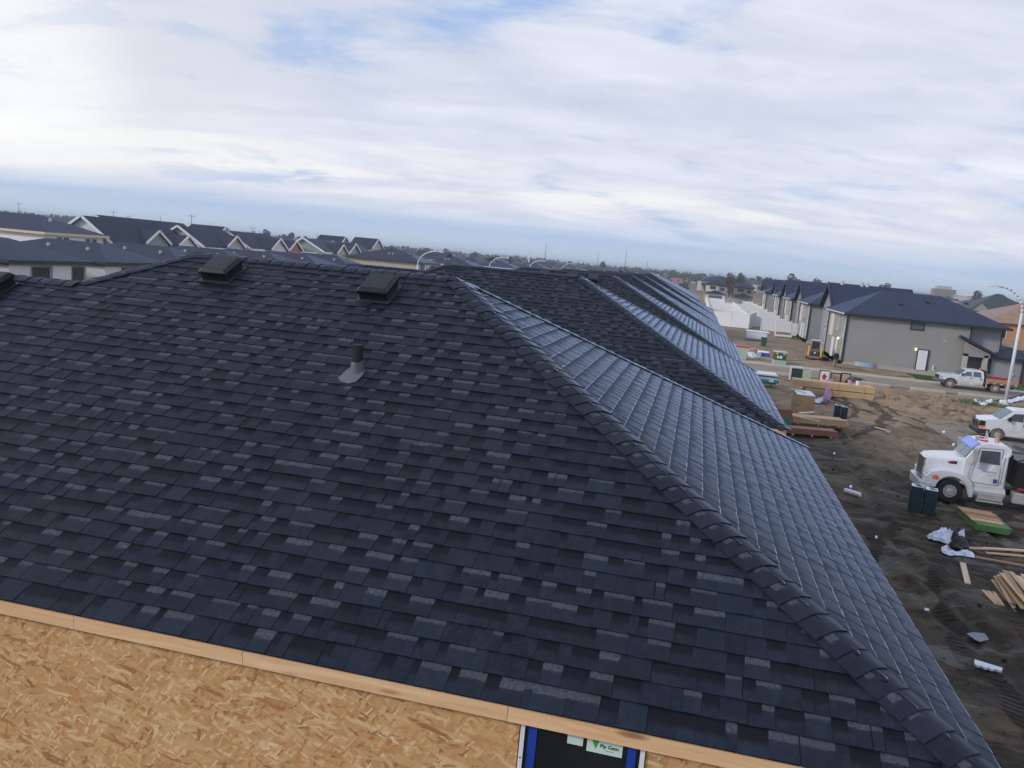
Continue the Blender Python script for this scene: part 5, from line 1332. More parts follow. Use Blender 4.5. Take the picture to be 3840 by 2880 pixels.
MB().box(2.86, 5.6, -1.12, 1.12, .80, .92).build('flatbed', M_RUST, t)
for i in range(9): MB().box(2.95+i*.3, 3.1+i*.3, -1.135, -1.12, .83, .90).build('reflector', M_RED if i % 2 else M_WHITE, t)
for i in range(4): MB().box(2.9+i*.67, 3.54+i*.67, -1.10, -1.06, .93, 1.28).build('side_board', M_BROWNWD, t)
for i in range(4): MB().box(2.9+i*.67, 3.54+i*.67, 1.06, 1.10, .93, 1.28).build('side_board', M_BROWNWD, t)
MB().box(.6, 5.5, -.4, .4, .45, .62).build('frame', M_BLACK, t)
MB().box(2.95, 3.05, -1.05, -.95, .4, .8).box(4.6, 4.66, -1.05, -.95, .4, .8).build('bracket', M_CONC, t)
for x_ in (0, 3.82):
    wheel(t, x_, -.86, .42, .27, M_TYRED, M_ALU, -1, 8, .55); wheel(t, x_, .86, .42, .27, M_TYRED, M_ALU, 1, 8, .55)
pb = w0
def at_bed(name, lab, cat, dx, dy, dz): return thing(name, lab, cat, (pb.x+dx*.96, pb.y+.9+dy, GZ+.03+dz), R(-1.5))
q = at_bed('plank_load', 'bundle of brown boards lying on the pickup flatbed', 'planks', 4.0, 0, .90)
for i in range(5): MB().box(-1.0, 1.1+.1*(i % 2), -.8+i*.3, -.56+i*.3, 0, .30+.05*(i % 3)).build('board', M_BROWNWD, q)
q = at_bed('jerry_can', 'red plastic bundle on top of the pickup load', 'container', 4.3, -.5, 1.26)
MB().box(-.85, .9, -.12, .14, 0, .14).build('can', M_RED, q, bevel=.03); MB().cyl((.5, 0, .14), (.5, 0, .19), .05, n=10).build('cap', M_BLACK, q)
q = at_bed('cardboard_box', 'small pinkish carton on the front of the pickup load', 'box', 3.3, -.3, 1.26)
MB().box(-.22, .22, -.2, .2, 0, .26).build('carton', M_BROWNWD, q, bevel=.01)

# --- skid steer seen from behind
s0 = G(3052, 1352)
t = thing('skid_steer', 'orange and grey skid steer loader parked with its back to us', 'loader', (s0.x, s0.y+.2, GZ+.12), R(-8))
MB().prism([(-.02, 0)], 0, 0) if False else None
MB().box(-.45, .45, .0, 2.0, .35, 1.10).build('body', M_GREY, t, bevel=.05)
MB().hexa([(-.44,-.12,.32),(.44,-.12,.32),(.44,.1,.32),(-.44,.1,.32),(-.42,.04,1.02),(.42,.04,1.02),(.42,.2,1.02),(-.42,.2,1.02)]).build('rear_door', M_DARK, t, bevel=.03)
MB().cyl((0, -.10, .72), (0, -.13, .72), .09, n=14).build('badge', M_WHITE, t)
for s_ in (-1, 1):
    MB().prism([(0, 0)], 0, 0) if False else None
    MB().hexa([(s_*.66-.10,-.1,.30),(s_*.66+.10,-.1,.30),(s_*.66+.10,2.0,.40),(s_*.66-.10,2.0,.40),(s_*.62-.09,.1,1.42),(s_*.62+.09,.1,1.42),(s_*.62+.09,2.3,.95),(s_*.62-.09,2.3,.95)]).build('lift_arm', M_YEL, t, bevel=.03)
    for y_ in (.35, 1.5): wheel(t, s_*.0+ (0), 0, .01, .01, M_TYRE, M_GREY) if False else None
    for y_ in (.4, 1.55):
        wo = MB().cyl((s_*.56, y_, .40), (s_*.88, y_, .40), .40, n=18).build('wheel', M_TYRED, t, bevel=.05); MB().cyl((s_*.88, y_, .40), (s_*.90, y_, .40), .2, n=12).build('rim', M_YEL, wo)
MB().box(-.42, .42, .55, 1.65, 1.10, 1.95).build('cage', M_GREY, t, bevel=.04)
MB().box(-.36, .36, .50, .56, 1.22, 1.80).build('rear_window', M_GLASS, t)
MB().box(-.50, .50, .45, 1.75, 1.95, 2.05).build('roof', M_LGUT, t, bevel=.03)
MB().prism([(-.9, .1), (.9, .1), (.9, .6), (-.9, .6)], 2.6, 3.2).build('bucket', M_GREY, t)

# --- worker by the corner of the big grey house
pw = G(3128, 1386)
t = thing('person', 'worker in a navy jacket and tan trousers standing at the big grey house corner', 'person', (pw.x, pw.y, GZ+.12), R(20))
def skin_mesh(name, verts, edges, radii, mat, parent, sub=1):
    me = bpy.data.meshes.new(name); me.from_pydata(verts, edges, []); o = bpy.data.objects.new(name, me); COL.objects.link(o)
    sk = o.modifiers.new('skin', 'SKIN'); 
    for i, r_ in enumerate(radii): me.skin_vertices[0].data[i].radius = (r_, r_) if not isinstance(r_, tuple) else r_
    me.skin_vertices[0].data[0].use_root = True
    ss = o.modifiers.new('sub', 'SUBSURF'); ss.levels = sub; ss.render_levels = sub
    bpy.context.view_layer.update()
    dg_ = bpy.context.evaluated_depsgraph_get(); m2 = bpy.data.meshes.new_from_object(o.evaluated_get(dg_)); bpy.data.objects.remove(o)
    m2.materials.clear()
    for m_ in (mat if isinstance(mat, list) else [mat]): m2.materials.append(m_)
    m2.polygons.foreach_set('use_smooth', [True]*len(m2.polygons))
    o2 = bpy.data.objects.new(name, m2); COL.objects.link(o2); o2.parent = parent; return o2
V = [(0,0,.92), (0,0,1.15), (0,-.02,1.40), (0,-.03,1.52), (0,-.05,1.60), (0,-.06,1.70), (-.19,-.02,1.42), (-.27,.0,1.15), (-.26,-.14,.95), (-.25,-.22,.90), (.19,-.02,1.42), (.27,.02,1.15), (.25,-.10,.93), (.24,-.18,.88),
     (-.11,0,.88), (-.13,-.05,.50), (-.14,.03,.09), (-.14,-.12,.04), (.11,0,.88), (.13,.0,.50), (.14,.08,.09), (.14,-.08,.04)]
Ed = [(0,1),(1,2),(2,3),(3,4),(4,5),(2,6),(6,7),(7,8),(8,9),(2,10),(10,11),(11,12),(12,13),(0,14),(14,15),(15,16),(16,17),(0,18),(18,19),(19,20),(20,21)]
Rr = [.14,.155,.16,.06,.095,.075,.075,.055,.04,.035,.075,.055,.04,.035,.10,.07,.05,.05,.10,.07,.05,.05]
b_ = skin_mesh('body', V, Ed, Rr, [M_FABNAVY, M_TAN, M_SKIN], t)
for p_ in b_.data.polygons:
    c_ = p_.center; p_.material_index = 2 if (c_.z > 1.50 or (c_.z < .93 and abs(c_.x) > .2)) else (1 if c_.z < .93 else 0)
MB().cyl((0, -.06, 1.68), (0, -.06, 1.79), .115, .08, 14).box(-.09, .09, -.24, -.12, 1.68, 1.70).build('hard_hat', M_ORANGE, t)

# ------------------------------------------------------------------ yard clutter
def onground(x, y): return (x, y, GZ + gheight(x, y))
rg = random.Random(21)
def stack(name, label, cat, pa, pb, wid, tiers, bw, bh, mat, across=None, group=None, jit=.06, dz=0, over=None):
    """timber pack: boards run from pixel pa to pixel pb"""
    a = G(*pa); b = G(*pb); d = b-a; L = d.length; ang = math.atan2(d.y, d.x)
    t = thing(name, label, cat, (a.x, a.y, GZ+.03+dz), ang, group)
    n = int(wid/bw); z = .09
    for xk in (L*.12, L*.5, L*.88): MB().box(xk-.05, xk+.05, 0, wid, 0, .088).build('bearer', M_LUM, t)
    for k in range(tiers):
        for i in range(n):
            j = rg.uniform(-jit, jit)
            MB().box(j, L+j+rg.uniform(-jit, jit), i*bw+.004, (i+1)*bw-.004, z+.002, z+bh-.003).build('board', mat if not over else rg.choice(over), t)
        z += bh
    return t, L, wid, z
# long lumber pack: two lifts with a bearer between
a = G(3018, 1480); b = G(3275, 1508); d = b-a; L = d.length; ang = math.atan2(d.y, d.x)
t = thing('lumber_pack', 'long two-lift pack of pale lumber lying by the road, with seams across it', 'lumber', (a.x, a.y, GZ+.03), ang)
for k, (z0, z1, x0, x1) in enumerate(((.05, .50, 0, L), (.56, 1.02, -.9, L-.0))):
    for i in range(6): MB().box(x0, x1, .05+i*.20, .05+(i+1)*.20-.006, z0, z0+.22).build('board', M_LUM, t)
    for i in range(6): MB().box(x0+.03*k, x1-.02*i, .05+i*.20, .05+(i+1)*.20-.006, z0+.226, z1).build('board', M_LUM, t)
    for xk in (1.0, 2.3, 4.1, 5.8): MB().box(xk, xk+.02, .035, 1.26, z0-.004, z1+.006).build('steel_strap', M_BROWNWD, t)
for xk in (.2, 2.0, 4.0, 5.9): MB().box(xk, xk+.1, .05, 1.25, .50, .56).build('bearer', M_BROWNWD, t)
def drape(name, label, cat, pts, mat, h=.25, seed=1, thick=.0, group=None, z0=0):
    """crumpled sheet: outline in pixels on the ground, heaved up with creases"""
    P = [G(*p) for p in pts]; cx_ = sum(p.x for p in P)/len(P); cy_ = sum(p.y for p in P)/len(P)
    bm = bmesh.new(); vs = [bm.verts.new((p.x-cx_, p.y-cy_, 0)) for p in P]; bm.faces.new(vs)
    bmesh.ops.triangulate(bm, faces=bm.faces)
    bmesh.ops.subdivide_edges(bm, edges=bm.edges, cuts=3, use_grid_fill=True); bmesh.ops.triangulate(bm, faces=bm.faces)
    bmesh.ops.subdivide_edges(bm, edges=[e for e in bm.edges if e.calc_length() > .12], cuts=1)
    for v in bm.verts:
        bd = v.is_boundary
        n_ = abs(hnoise(v.co.x+seed, v.co.y, 3.2, seed)) + .5*abs(hnoise(v.co.x, v.co.y+seed, 8, seed))
        v.co.z = .03 + (h*.25 if bd else h)*n_*1.6
        v.co.x += .05*hnoise(v.co.x, v.co.y, 5, seed+3); v.co.y += .05*hnoise(v.co.x, v.co.y, 5, seed+9)
    me = bpy.data.meshes.new(name); bm.to_mesh(me); bm.free(); me.materials.append(mat)
    o = bpy.data.objects.new(name, me); COL.objects.link(o); o.location = (cx_, cy_, GZ+gheight(cx_, cy_)+z0)
    return tag(o, label, cat, group)
drape('insulation_wrap', 'crumpled pink-purple plastic wrap leaning on the long lumber pack', 'plastic wrap', [(3086, 1478), (3100, 1468), (3120, 1470), (3121, 1488), (3104, 1514), (3088, 1516), (3090, 1495)], M_PURPLE, .9, 5)
drape('plastic_sheet', 'thin trailing white plastic strip between the panel crate and the pink wrap', 'plastic sheet', [(3012, 1500), (3035, 1494), (3060, 1503), (3085, 1497), (3092, 1506), (3075, 1515), (3045, 1510), (3020, 1507)], M_TARP, .3, 8)
# stack of sheet panels with a white cover
c1 = G(2936, 1548); c2 = G(2980, 1562); c3 = G(3042, 1568)
t = thing('panel_stack', 'tall stack of strand board sheets under a pale cover, beside the roof edge', 'panel stack', (c2.x, c2.y, GZ+.02), 0)
w_, dpt, hh = (c3.x-c2.x)+.05, 2.3, 1.35
ns = 14
for i in range(ns): MB().box(rg.uniform(-.015, .015), w_+rg.uniform(-.015, .015), rg.uniform(-.01, .01), dpt, .1+i*(hh-.1)/ns, .1+(i+1)*(hh-.1)/ns-.006).build('sheet', M_OSB if i % 4 else M_GREYBOX, t)
MB().box(.1, .2, 0, dpt, 0, .1).box(w_-.2, w_-.1, 0, dpt, 0, .1).build('bearer', M_LUM, t)
MB().box(-.012, w_+.01, .05, dpt, hh, hh+.012).build('cover', M_TARP, t)
MB().box(-.03, -.016, -.01, dpt, .1, hh-.02).build('side_sheet', M_GREYBOX, t)
MB().obox((.2, dpt*.7, hh+.03), 1.6, .09, .04, 2.1).build('batten', M_LUMP, t)
# pile of long beams and red boards
def loose(label, pa, pb, w, h, mat, z=0, cat='board', group=None, name='board'):
    a = G(*pa); b = G(*pb); d = b-a; ang = math.atan2(d.y, d.x); L = d.length
    o = MB().box(0, L, -w/2, w/2, 0, h).build(name, mat, None, bevel=.004, segs=1); o.location = (a.x, a.y, GZ+z+max(gheight(a.x, a.y), gheight(b.x, b.y))+.01); o.rotation_euler = (0, 0, ang)
    return tag(o, label, cat, group)
stack('beam_pile', 'pile of pale long beams below the sheet stack, right end squared off', 'beams', (2965, 1600), (3168, 1619), 1.0, 2, .25, .18, M_LUM, jit=.12, dz=.15)
stack('form_board_pile', 'low pile of reddish-brown form boards in front of the pale beams', 'boards', (2950, 1632), (3138, 1648), 1.1, 3, .28, .10, M_LUMR, jit=.03)
loose('white batten lying across the pale beam pile', (2990, 1592), (3045, 1588), .12, .05, M_WHITE, .62, 'batten')
loose('long whitish board slanting off the pale beam pile', (2985, 1603), (3066, 1622), .16, .04, M_LUMP, .60, 'board')
t = thing('plywood_offcut', 'upright reddish plywood sheet with a green corner, beside the roof edge', 'plywood', tuple(G(2925, 1612)), R(12))
MB().box(-.5, .55, 0, .03, 0, 1.15).build('sheet', M_LUMR, t); MB().poly([(0.05,-.01,.2),(.5,-.01,.35),(.5,-.01,.6),(.2,-.01,.75)]).build('green_patch', plain('green_sheet', (.02,.26,.15), .5), t)
# bins
def bin_pair(base, label, s, rz, z=0):
    t = thing('utility_pedestal', label, 'utility box', (base.x, base.y, GZ+z), rz, 'pairs of tall dark blue-green boxes'); t.scale = (s, s, s)
    for k, x_ in enumerate((-.28, .28)):
        q_ = MB().hexa([(x_-.25,-.3,0),(x_+.25,-.3,0),(x_+.25,.3,0),(x_-.25,.3,0),(x_-.24,-.29,1.15-.05*k),(x_+.24,-.29,1.15-.05*k),(x_+.24,.29,1.15-.05*k),(x_-.24,.29,1.15-.05*k)]).build('body', M_BIN, t, bevel=.03)
        MB().box(x_-.235, x_+.235, -.27, .27, 1.151-.05*k, 1.175-.05*k).build('lid', M_WHITE, q_, bevel=.008)
        MB().obox((x_+.05, -.05, 1.19-.05*k), .20, .30, .02, .5).build('torn_film', M_BLUETAPE if k else M_BIN, q_)
        for zz_ in (.3, .6, .9): MB().box(x_-.2, x_+.2, -.312, -.295, zz_, zz_+.02).build('rib', M_BIN, q_)
    return t
bb = G(3452, 1922); bin_pair(bb, 'pair of tall dark blue-green boxes in front of the truck bumper', .86, R(-12), .0)
bb = G(3146, 1588); bin_pair(bb, 'smaller pair of dark blue boxes standing in open mud, middle distance', .72, R(-4)).scale = (.70, .70, .95)
# shuttering panels
a = G(3600, 1985); t = thing('form_panel_stack', 'stack of green-edged shuttering panels lying on the dirt', 'panels', (G(3585, 1942).x, G(3640, 1985).y, GZ+.05), R(-4))
pA, pB, pC, pD = G(3580, 1925), G(3655, 1992), G(3783, 2013), G(3720, 1950)
o_ = t.location
rotm = Matrix.Rotation(-R(-4), 3, 'Z')
q4 = [rotm @ Vector((p.x-o_.x, p.y-o_.y, 0)) for p in (pB, pC, pD, pA)]
for k in range(4):
    z_ = k*.055
    f_ = MB().hexa([(p.x+k*.02, p.y, z_) for p in q4] + [(p.x+k*.02, p.y, z_+.05) for p in q4]).build('panel_frame', M_FGRN if 'M_FGRN' in globals() else plain('green_form_paint', (.07, .17, .05), .6, .2, 3), t)
def lerp4(u, v): return q4[0]*(1-u)*(1-v) + q4[1]*u*(1-v) + q4[2]*u*v + q4[3]*(1-u)*v
for k, (v0_, v1_) in enumerate(((.22, .36), (.36, .52), (.52, .70), (.70, .99))):
    P = [lerp4(.01, v0_), lerp4(.93, v0_), lerp4(.93, v1_-.012), lerp4(.01, v1_-.012)]
    MB().hexa([(p.x, p.y, .217) for p in P] + [(p.x, p.y, .217+.03+.01*(k % 2)) for p in P]).build('face_board', [M_LUM, M_BROWNWD, M_LUMR, M_BROWNWD][k], t)
# black and white plastic heap
drape('plastic_heap', 'crumpled white plastic membrane heap with black folds, right of the mud', 'plastic sheet', [(3472, 2022), (3500, 2008), (3518, 2002), (3530, 1998), (3560, 2006), (3590, 2012), (3612, 2032), (3625, 2062), (3600, 2070), (3570, 2062), (3545, 2052), (3510, 2042), (3478, 2035)], M_TARP, .30, 3)
drape('plastic_sheet', 'flat pale plastic strip below the crumpled membrane heap', 'plastic sheet', [(3528, 2062), (3545, 2060), (3580, 2078), (3640, 2080), (3656, 2092), (3650, 2102), (3600, 2094), (3560, 2094), (3530, 2084)], M_TARP, .14, 6)
drape('black_membrane', 'black membrane folded over the white plastic heap', 'membrane', [(3560, 2060), (3572, 2022), (3586, 2022), (3600, 2052), (3628, 2066), (3634, 2082), (3590, 2082), (3552, 2076)], M_BLKPL, .34, 12, z0=.10)
# loose boards
loose('long pale board reaching the right picture edge, upper of two', (3625, 2064), (3700, 2068), .16, .04, M_LUM, 0)
loose('long straight board running to the right edge above its darker twin', (3686, 2066), (3880, 2078), .13, .05, M_LUMP, .03)
loose('darker board just under the long straight board at the right edge', (3696, 2080), (3880, 2096), .12, .05, M_LUM, 0)
loose('slanted long board from the plastic heap to the right edge', (3655, 2100), (3880, 2140), .11, .05, M_LUMR if False else M_BROWNWD, 0)
loose('short pale board lying alone on the mud, steeply angled', (3608, 2122), (3627, 2200), .16, .04, M_LUMP, 0)
# lumber heap at the right edge
a = G(3712, 2178); b = G(3786, 2286); d = b-a; ang = math.atan2(d.y, d.x); L = d.length
t = thing('lumber_heap', 'untidy heap of sawn lumber at the right picture edge', 'lumber', (a.x, a.y, GZ+.05), ang)
for lay in range(4):
    for i in range(11-lay):
        wv = rg.choice([.09, .14, .14]); jj = rg.uniform(-.22, .22)
        mb = MB().box(0, L*rg.uniform(.86, 1.06), -wv/2, wv/2, 0, .038); o_ = mb.build('board', rg.choice([M_LUM, M_LUMP, M_LUMP, M_BROWNWD]), t)
        o_.location = (jj, .05+i*.152+lay*.05, lay*.085+rg.uniform(0, .02)); o_.rotation_euler = (rg.uniform(-.08, .08), rg.uniform(-.02, .02), rg.uniform(-.055, .055))
for i in range(3):
    o_ = MB().box(0, L*.45, -.05, .05, 0, .038).build('board', M_LUM, t); o_.location = (L*.55, -.18-.13*i, .0); o_.rotation_euler = (0, 0, .06*i)
# white scraps
def scrap(label, pts, mat, h=.03, cat='scrap', name='scrap'):
    P = [G(*p) for p in pts]; c = sum(P, Vector())/len(P); mb = MB()
    z0_ = .0; top = [(p.x-c.x, p.y-c.y, h) for p in P]; bot = [(p.x-c.x, p.y-c.y, 0) for p in P]
    mb.poly(top[::-1]); mb.poly(bot)
    for i in range(len(P)): j = (i+1) % len(P); mb.poly([bot[i], top[i], top[j], bot[j]])
    o = mb.build(name, mat); zz_ = max(gheight(p.x, p.y) for p in P+[c]); o.location = (c.x, c.y, GZ+zz_+.012)
    return tag(o, label, cat)
a = G(3166, 1852); b = G(3224, 1870); o_ = MB().cyl((0,0,0), (b.x-a.x, b.y-a.y, 0), .09, n=12).build('white_tube', M_VINYL, None, smooth=False, bevel=.01); o_.location = (a.x, a.y, GZ+gheight(a.x, a.y)+.12); tag(o_, 'white plastic tube lying on dark mud, left of the dark boxes', 'tube')
scrap('long white foam offcut with a jagged lower edge', [(3652, 2490), (3756, 2522), (3754, 2533), (3738, 2530), (3730, 2526), (3715, 2527), (3702, 2520), (3690, 2522), (3676, 2513), (3662, 2513), (3650, 2505)], M_TARP, .05)
scrap('dull bluish sheet half sunk in mud above the foam offcut', [(3622, 2388), (3650, 2383), (3690, 2388), (3706, 2410), (3672, 2420), (3655, 2412)], plain('bluish_muddy_sheet', (.17, .19, .25), .5, .2), .012)
scrap('tiny white rectangular scrap on the mud, left of the foam offcut', [(3466, 2294), (3482, 2298), (3480, 2304), (3464, 2300)], M_TARP, .03)
scrap('small white crumb above the white tube', [(3184, 1829), (3194, 1828), (3194, 1836), (3185, 1837)], M_TARP, .05)
scrap('small white fleck near the roof edge, low on the mud', [(3280, 2020), (3288, 2019), (3289, 2026), (3281, 2027)], M_TARP, .04)
scrap('white cup-sized scrap on the gravel in front of the van', [(3652, 1592), (3664, 1591), (3665, 1597), (3653, 1598)], M_TARP, .08)
scrap('white scrap at the edge of the churned soil, left of the van', [(3532, 1624), (3543, 1622), (3543, 1630), (3533, 1631)], M_TARP, .08)
scrap('white scrap just above the truck mirror', [(3570, 1668), (3580, 1666), (3580, 1674), (3571, 1675)], M_TARP, .08)
scrap('white speck on the grey mud below the beam piles', [(3124, 1701), (3131, 1700), (3131, 1706), (3125, 1707)], M_TARP, .05)
for pts in ([(3278, 1604), (3330, 1618), (3334, 1622), (3280, 1608)],): scrap('thin broken lath in the churned soil between beams and van', pts, M_LUM, .04, 'lath', 'lath')
scrap('orange-brown offcut at the end of the broken lath', [(3322, 1620), (3340, 1624), (3338, 1632), (3320, 1628)], M_BROWNWD, .07, 'offcut', 'offcut')
# silver sheeting near the lamp foot
for i, (pts, lab) in enumerate((([(3650, 1506), (3662, 1508), (3666, 1514), (3655, 1515)], 'small silver foil scrap, leftmost by the lamp foot'), ([(3666, 1512), (3690, 1516), (3706, 1524), (3695, 1528), (3675, 1524)], 'silver foil sheet lying left of the lamp foot'), ([(3694, 1508), (3722, 1507), (3720, 1516), (3698, 1517)], 'silver foil piece between the lamp foot and the road'), ([(3745, 1505), (3800, 1497), (3850, 1484), (3870, 1488), (3830, 1502), (3790, 1512), (3750, 1514)], 'long silver foil strip running right past the lamp foot'))):
    drape('foil_sheet', lab, 'foil sheet', pts, M_TARP, .16, 30+i)
drape('black_sheet', 'black sheet edge lying along the silver foil strip', 'plastic sheet', [(3722, 1504), (3745, 1500), (3800, 1490), (3850, 1478), (3850, 1483), (3800, 1496), (3745, 1506)], M_BLACK, .12, 40)

# roadside items
def gp(px, py, dz=.0): p = G(px, py); return (p.x, p.y, GZ+gheight(p.x, p.y)*.5+dz)
t = thing('transformer_box', 'dark green transformer cabinet with warning stickers on a pale green base', 'transformer', gp(2922, 1367), R(3))
MB().box(-.62, .62, -.1, .9, 0, .42).build('base', M_PALEGRN, t, bevel=.02)
b_ = MB().box(-.58, .60, -.02, .85, .422, 1.18).build('cabinet', M_GRN, t, bevel=.02); MB().box(-.64, .66, -.06, .9, 1.18, 1.28).build('lid', M_LGUT, t, bevel=.02)
MB().box(-.46, -.20, -.03, -.021, 1.02, 1.12).build('warning_label', M_YELL if 'M_YELL' in globals() else plain('yellow_label', (.75, .62, .05), .5), b_); MB().box(.22, .5, -.03, -.021, 1.02, 1.12).build('warning_label', bpy.data.materials['yellow_label'], b_)
MB().box(-.50, -.30, -.03, -.021, .62, .86).build('warning_label', M_RED, b_); MB().box(-.29, -.13, -.03, -.021, .60, .86).build('warning_label', M_WHITE, b_); MB().box(-.05, .18, -.03, -.021, .60, .86).build('warning_label', M_WHITE, b_)
t = thing('utility_cabinet', 'square dark green cabinet with a pale green panel at its right', 'utility box', gp(2985, 1428), R(2))
MB().box(-.45, .42, -.02, .8, .03, 1.02).build('cabinet', plain('deep_green', (.012, .045, .04), .6, .3), t); MB().box(-.50, -.46, -.05, .8, 0, 1.08).box(-.5, .46, -.05, .85, 1.05, 1.16).build('frame', M_LGUT, t); MB().box(.48, 1.12, .0, .05, .0, .98).build('side_panel', M_PALEGRN, t)
t = thing('portable_sign', 'white portable sign with a red house-shaped arrow and teal corner', 'sign', gp(3088, 1438), R(4))
MB().box(-.37, .37, 0, .04, .06, 1.06).build('panel', M_WHITE, t); MB().box(-.42, -.372, -.02, .06, 0, 1.1).box(.372, .42, -.02, .06, 0, 1.1).box(-.42, .42, -.02, .06, 1.062, 1.12).build('frame', M_BLACK, t)
MB().poly([(-.14,-.012,.34),(.12,-.012,.34),(.12,-.012,.56),(.24,-.012,.56),(-.01,-.012,.84),(-.26,-.012,.56),(-.14,-.012,.56)]).build('red_house_arrow', M_RED, t)
MB().poly([(.37,-.008,.08),(.37,-.008,.42),(.16,-.008,.22),(-.12,-.008,.08)]).build('teal_corner', M_TEAL, t)
for px_, lab in ((3130, 'left of two black-framed tan panels standing by the lumber pack'), (3168, 'right of two black-framed tan panels standing by the lumber pack')):
    t = thing('framed_panel', lab, 'panel', gp(px_, 1440), R(3), 'black-framed tan panels'); MB().box(-.34, .34, 0, .03, .1, .86).build('panel', plain('tan_panel_%d' % px_, (.50, .36, .26), .7, .06), t)
    MB().box(-.40, -.342, -.03, .05, 0, .93).box(.342, .40, -.03, .05, 0, .93).box(-.4, .4, -.03, .05, .862, .93).box(-.342, .342, -.03, .05, .05, .1).build('frame', M_BLACK, t)
t = thing('wheelbarrow', 'black wheelbarrow resting behind the lumber pack', 'wheelbarrow', gp(3200, 1447), R(10))
MB().hexa([(-.3,-.25,.3),(.3,-.25,.3),(.3,.25,.3),(-.3,.25,.3),(-.45,-.35,.62),(.5,-.35,.62),(.5,.35,.62),(-.45,.35,.62)]).build('tray', M_GREY, t); MB().tube([Vector((-.6,-.3,.35)), Vector((-.2,-.3,.72)), Vector((.8,-.3,.6))], .03, 6).tube([Vector((-.6,.3,.35)), Vector((-.2,.3,.72)), Vector((.8,.3,.6))], .03, 6).build('handle', M_BLACK, t); MB().cyl((-.55,-.06,.2), (-.55,.06,.2), .2, n=14).build('wheel', M_TYRE, t)
for px_, py_, lab in ((3182, 1462, 'pinkish paint pail on the lumber pack'), (3212, 1465, 'white paint pail on the lumber pack')):
    p = G(px_, py_+36); o_ = MB().cyl((0,0,0), (0,0,.3), .13, .15, 14).build('pail', M_PURPLE if px_ < 3190 else M_WHITE); o_.location = (p.x, p.y+.5, GZ+1.06); tag(o_, lab, 'pail')
t = thing('trailer', 'teal and green low trailer with a white lid, half hidden by a roof edge', 'trailer', gp(2862, 1452), R(4))
MB().box(-1.9, .95, -.0, 1.5, .92, 1.04).build('lid', M_WHITE, t); MB().box(-1.9, .95, .02, 1.48, .80, .918).build('green_band', M_GRN, t); MB().box(-1.9, .98, .0, 1.5, .64, .798).build('white_band', M_LGUT, t); MB().box(-1.9, 1.1, -.04, 1.5, .40, .638).build('teal_side', M_TEAL, t, bevel=.03)
MB().box(-1.9, .9, .0, 1.4, .30, .39).box(.5, .58, .05, .13, 0, .3).box(-1.0, -.92, .05, .13, 0, .3).build('frame', M_GRN, t); MB().box(.35, .7, -.08, -.045, .46, .70).build('white_tag', M_WHITE, t)
# things on the bare yard behind the skid steer
t = thing('recycling_bin', 'teal wheeled bin standing by the white fence corner', 'bin', gp(2862, 1297), 0); MB().hexa([(-.28,-.3,.05),(.28,-.3,.05),(.28,.3,.05),(-.28,.3,.05),(-.34,-.36,1.0),(.34,-.36,1.0),(.34,.36,1.0),(-.34,.36,1.0)]).build('body', M_GRN, t, bevel=.03); MB().box(-.36, .36, -.38, .38, 1.0, 1.08).build('lid', M_BIN, t, bevel=.02)
t = thing('plastic_tank', 'large white plastic tank between the fence corner and the teal bin', 'tank', gp(2838, 1277), 0); MB().box(-1.4, 1.3, 0, 1.6, .15, 1.1).build('tank', M_TARP, t, bevel=.15); MB().box(-1.5, 1.5, -.05, 1.7, 1.1, 1.25).build('lid', M_VINYL, t, bevel=.04)
t = thing('container', 'pale green container with a red rim beside the roof edge', 'container', gp(2782, 1350), 0); MB().box(-.9, .42, 0, 1.0, 0, 1.25).build('body', M_PALEGRN, t, bevel=.03); MB().box(-.95, .46, -.04, 1.04, 1.25, 1.38).build('rim', M_RED, t); 
t = thing('cardboard_scrap', 'crumpled brown cardboard on the bare soil near the pale green container', 'cardboard', gp(2822, 1328), .4); MB().hexa([(-.5,-.3,0),(.4,-.4,0),(.5,.3,0),(-.4,.4,0),(-.6,-.1,.5),(.3,-.2,.75),(.45,.4,.6),(-.3,.5,.4)]).build('sheet', M_BROWNWD, t); MB().obox((.1,-.45,.2), .25, .1, .8, .3, 0, .4).build('flap', M_BROWNWD, t)
t = thing('crate', 'blue and white crate lying on the bare soil', 'crate', gp(2868, 1337), -.25); MB().box(-.55, .4, -.3, .4, 0, .42).build('body', M_BLUE, t, bevel=.02); MB().box(-.7, .42, -.34, .44, .42, .55).build('lid', M_VINYL, t, bevel=.02)
drape('plastic_sheet', 'greyish plastic sheet and rubbish on soil between container and blue crate', 'plastic sheet', [(2800, 1318), (2830, 1310), (2850, 1322), (2862, 1332), (2850, 1342), (2825, 1346), (2805, 1338)], M_LGUT, .35, 17)
t = thing('drain_coil', 'black coil of drain pipe on the soil right of the skid steer', 'pipe coil', gp(3090, 1352), 0)
mb = MB()
for i in range(16):
    a0, a1 = 2*math.pi*i/16, 2*math.pi*(i+1)/16
    for z_ in (.1, .27): mb.cyl((.42*math.cos(a0), .42*math.sin(a0), z_), (.42*math.cos(a1), .42*math.sin(a1), z_), .09, n=8)
mb.build('coil', M_BLACK, t)
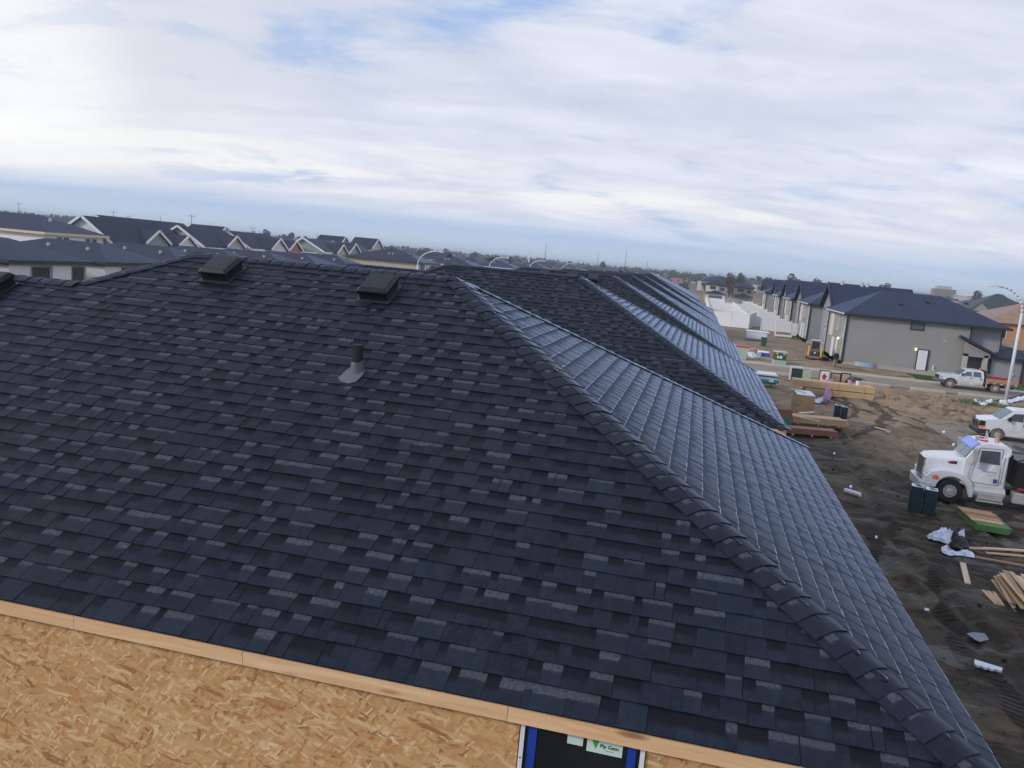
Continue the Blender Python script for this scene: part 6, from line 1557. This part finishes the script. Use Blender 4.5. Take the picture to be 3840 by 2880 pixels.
# timber bits on the fenced yards: play set, shed roof, sign
t = thing('garden_shed', 'small tan garden shed with a blue top among the far white fences', 'shed', tuple(G(2748, 1158)), 0); MB().box(-2.2, 2.2, 0, 3, 0, 1.9).build('wall', S_BEIGE, t); MB().box(-2.3, 2.3, -.1, 3.1, 1.9, 2.5).build('roof', M_BLUE if False else S_GREYB, t)
t = thing('deck', 'raised white-edged wooden deck behind the fourth grey house', 'deck', tuple(G(2855, 1170)), 0); MB().box(-2.4, 2.6, 0, 3, 1.3, 1.5).build('platform', M_WHITE, t); MB().box(1.4, 2.5, .2, 1.2, 1.5, 2.5).build('bench', M_BROWNWD, t)
for x_ in (-2.3, 0, 2.4): MB().box(x_-.06, x_+.06, 0, .12, 0, 1.3).build('post', M_WHITE, t)
# soil clods: nobody could count them
rg2 = random.Random(33); mb = MB()
for _ in range(5200):
    if rg2.random() < .30: x, y = rg2.gauss(18.5, 4.5), rg2.gauss(61, 6)
    else: x, y = rg2.uniform(4, 33), rg2.uniform(16, 74)
    if not (2 < x < 33 and 14 < y < 74): continue
    s_ = rg2.choice([.015, .02, .02, .03, .03, .05, .07])*rg2.uniform(.6, 1.3); z = GZ+gheight(x, y)+s_*.3
    aa = Vector((rg2.gauss(0,1), rg2.gauss(0,1), rg2.gauss(0,1))).normalized(); bb = aa.orthogonal().normalized(); cc = aa.cross(bb); q = Vector((x, y, z))
    P = [q+aa*s_, q+bb*s_*.7, q+cc*s_*.8, q-aa*s_*.9, q-bb*s_*.8, q-cc*s_*.7]
    for f in ((0,1,2),(1,3,2),(3,4,2),(4,0,2),(1,0,5),(3,1,5),(4,3,5),(0,4,5)): mb.poly([P[i] for i in f])
o_ = mb.build('soil_clods', M_GROUND); o_['kind'] = 'stuff'
mb = MB()
for (xa, xb, ya, yb, n_) in ((21.0, 27.6, 83.3, 87.5, 2600), (30.3, 60, 83.3, 88.3, 5200)):
    for _ in range(n_):
        x, y = rg2.uniform(xa, xb), rg2.uniform(ya, yb); a = rg2.uniform(0, 3.14); hgt = rg2.uniform(.06, .16); w_ = .05
        mb.poly([(x-w_*math.cos(a), y-w_*math.sin(a), GZ+.14), (x+w_*math.cos(a), y+w_*math.sin(a), GZ+.14), (x+rg2.uniform(-.05,.05), y+rg2.uniform(-.05,.05), GZ+.14+hgt)])
# weeds by the lamp foot and by the fence
for (cx_, cy_, sx_, sy_, n_) in ((G(3760,1530).x, G(3760,1530).y, 2.2, 1.0, 500), (G(3660,1520).x, G(3660,1520).y, 1.0, .6, 160), (G(2985,1268).x, G(2985,1268).y, 1.5, 1.5, 400)):
    for _ in range(n_):
        x, y = rg2.gauss(cx_, sx_), rg2.gauss(cy_, sy_); a = rg2.uniform(0, 3.14); w_ = .04
        z = GZ+gheight(x, y)-.02; mb.poly([(x-w_*math.cos(a), y-w_*math.sin(a), z), (x+w_*math.cos(a), y+w_*math.sin(a), z), (x+rg2.uniform(-.1,.1), y+rg2.uniform(-.1,.1), z+rg2.uniform(.1, .3))])
o_ = mb.build('grass', M_GRASS); o_['kind'] = 'stuff'

# ------------------------------------------------------------------ air
hm = bpy.data.materials.new('haze'); hm.use_nodes = True; hn = hm.node_tree; hn.nodes.clear()
pv = node(hn, 'ShaderNodeVolumePrincipled', {'Color': (.72, .84, 1, 1), 'Density': .00036, 'Anisotropy': .3}); ho = node(hn, 'ShaderNodeOutputMaterial', {1: pv.outputs[0]})
hz_ = MB().box(-6100, 6100, -700, 6600, GZ-1.6, 19).build('haze', hm); hz_['kind'] = 'stuff'
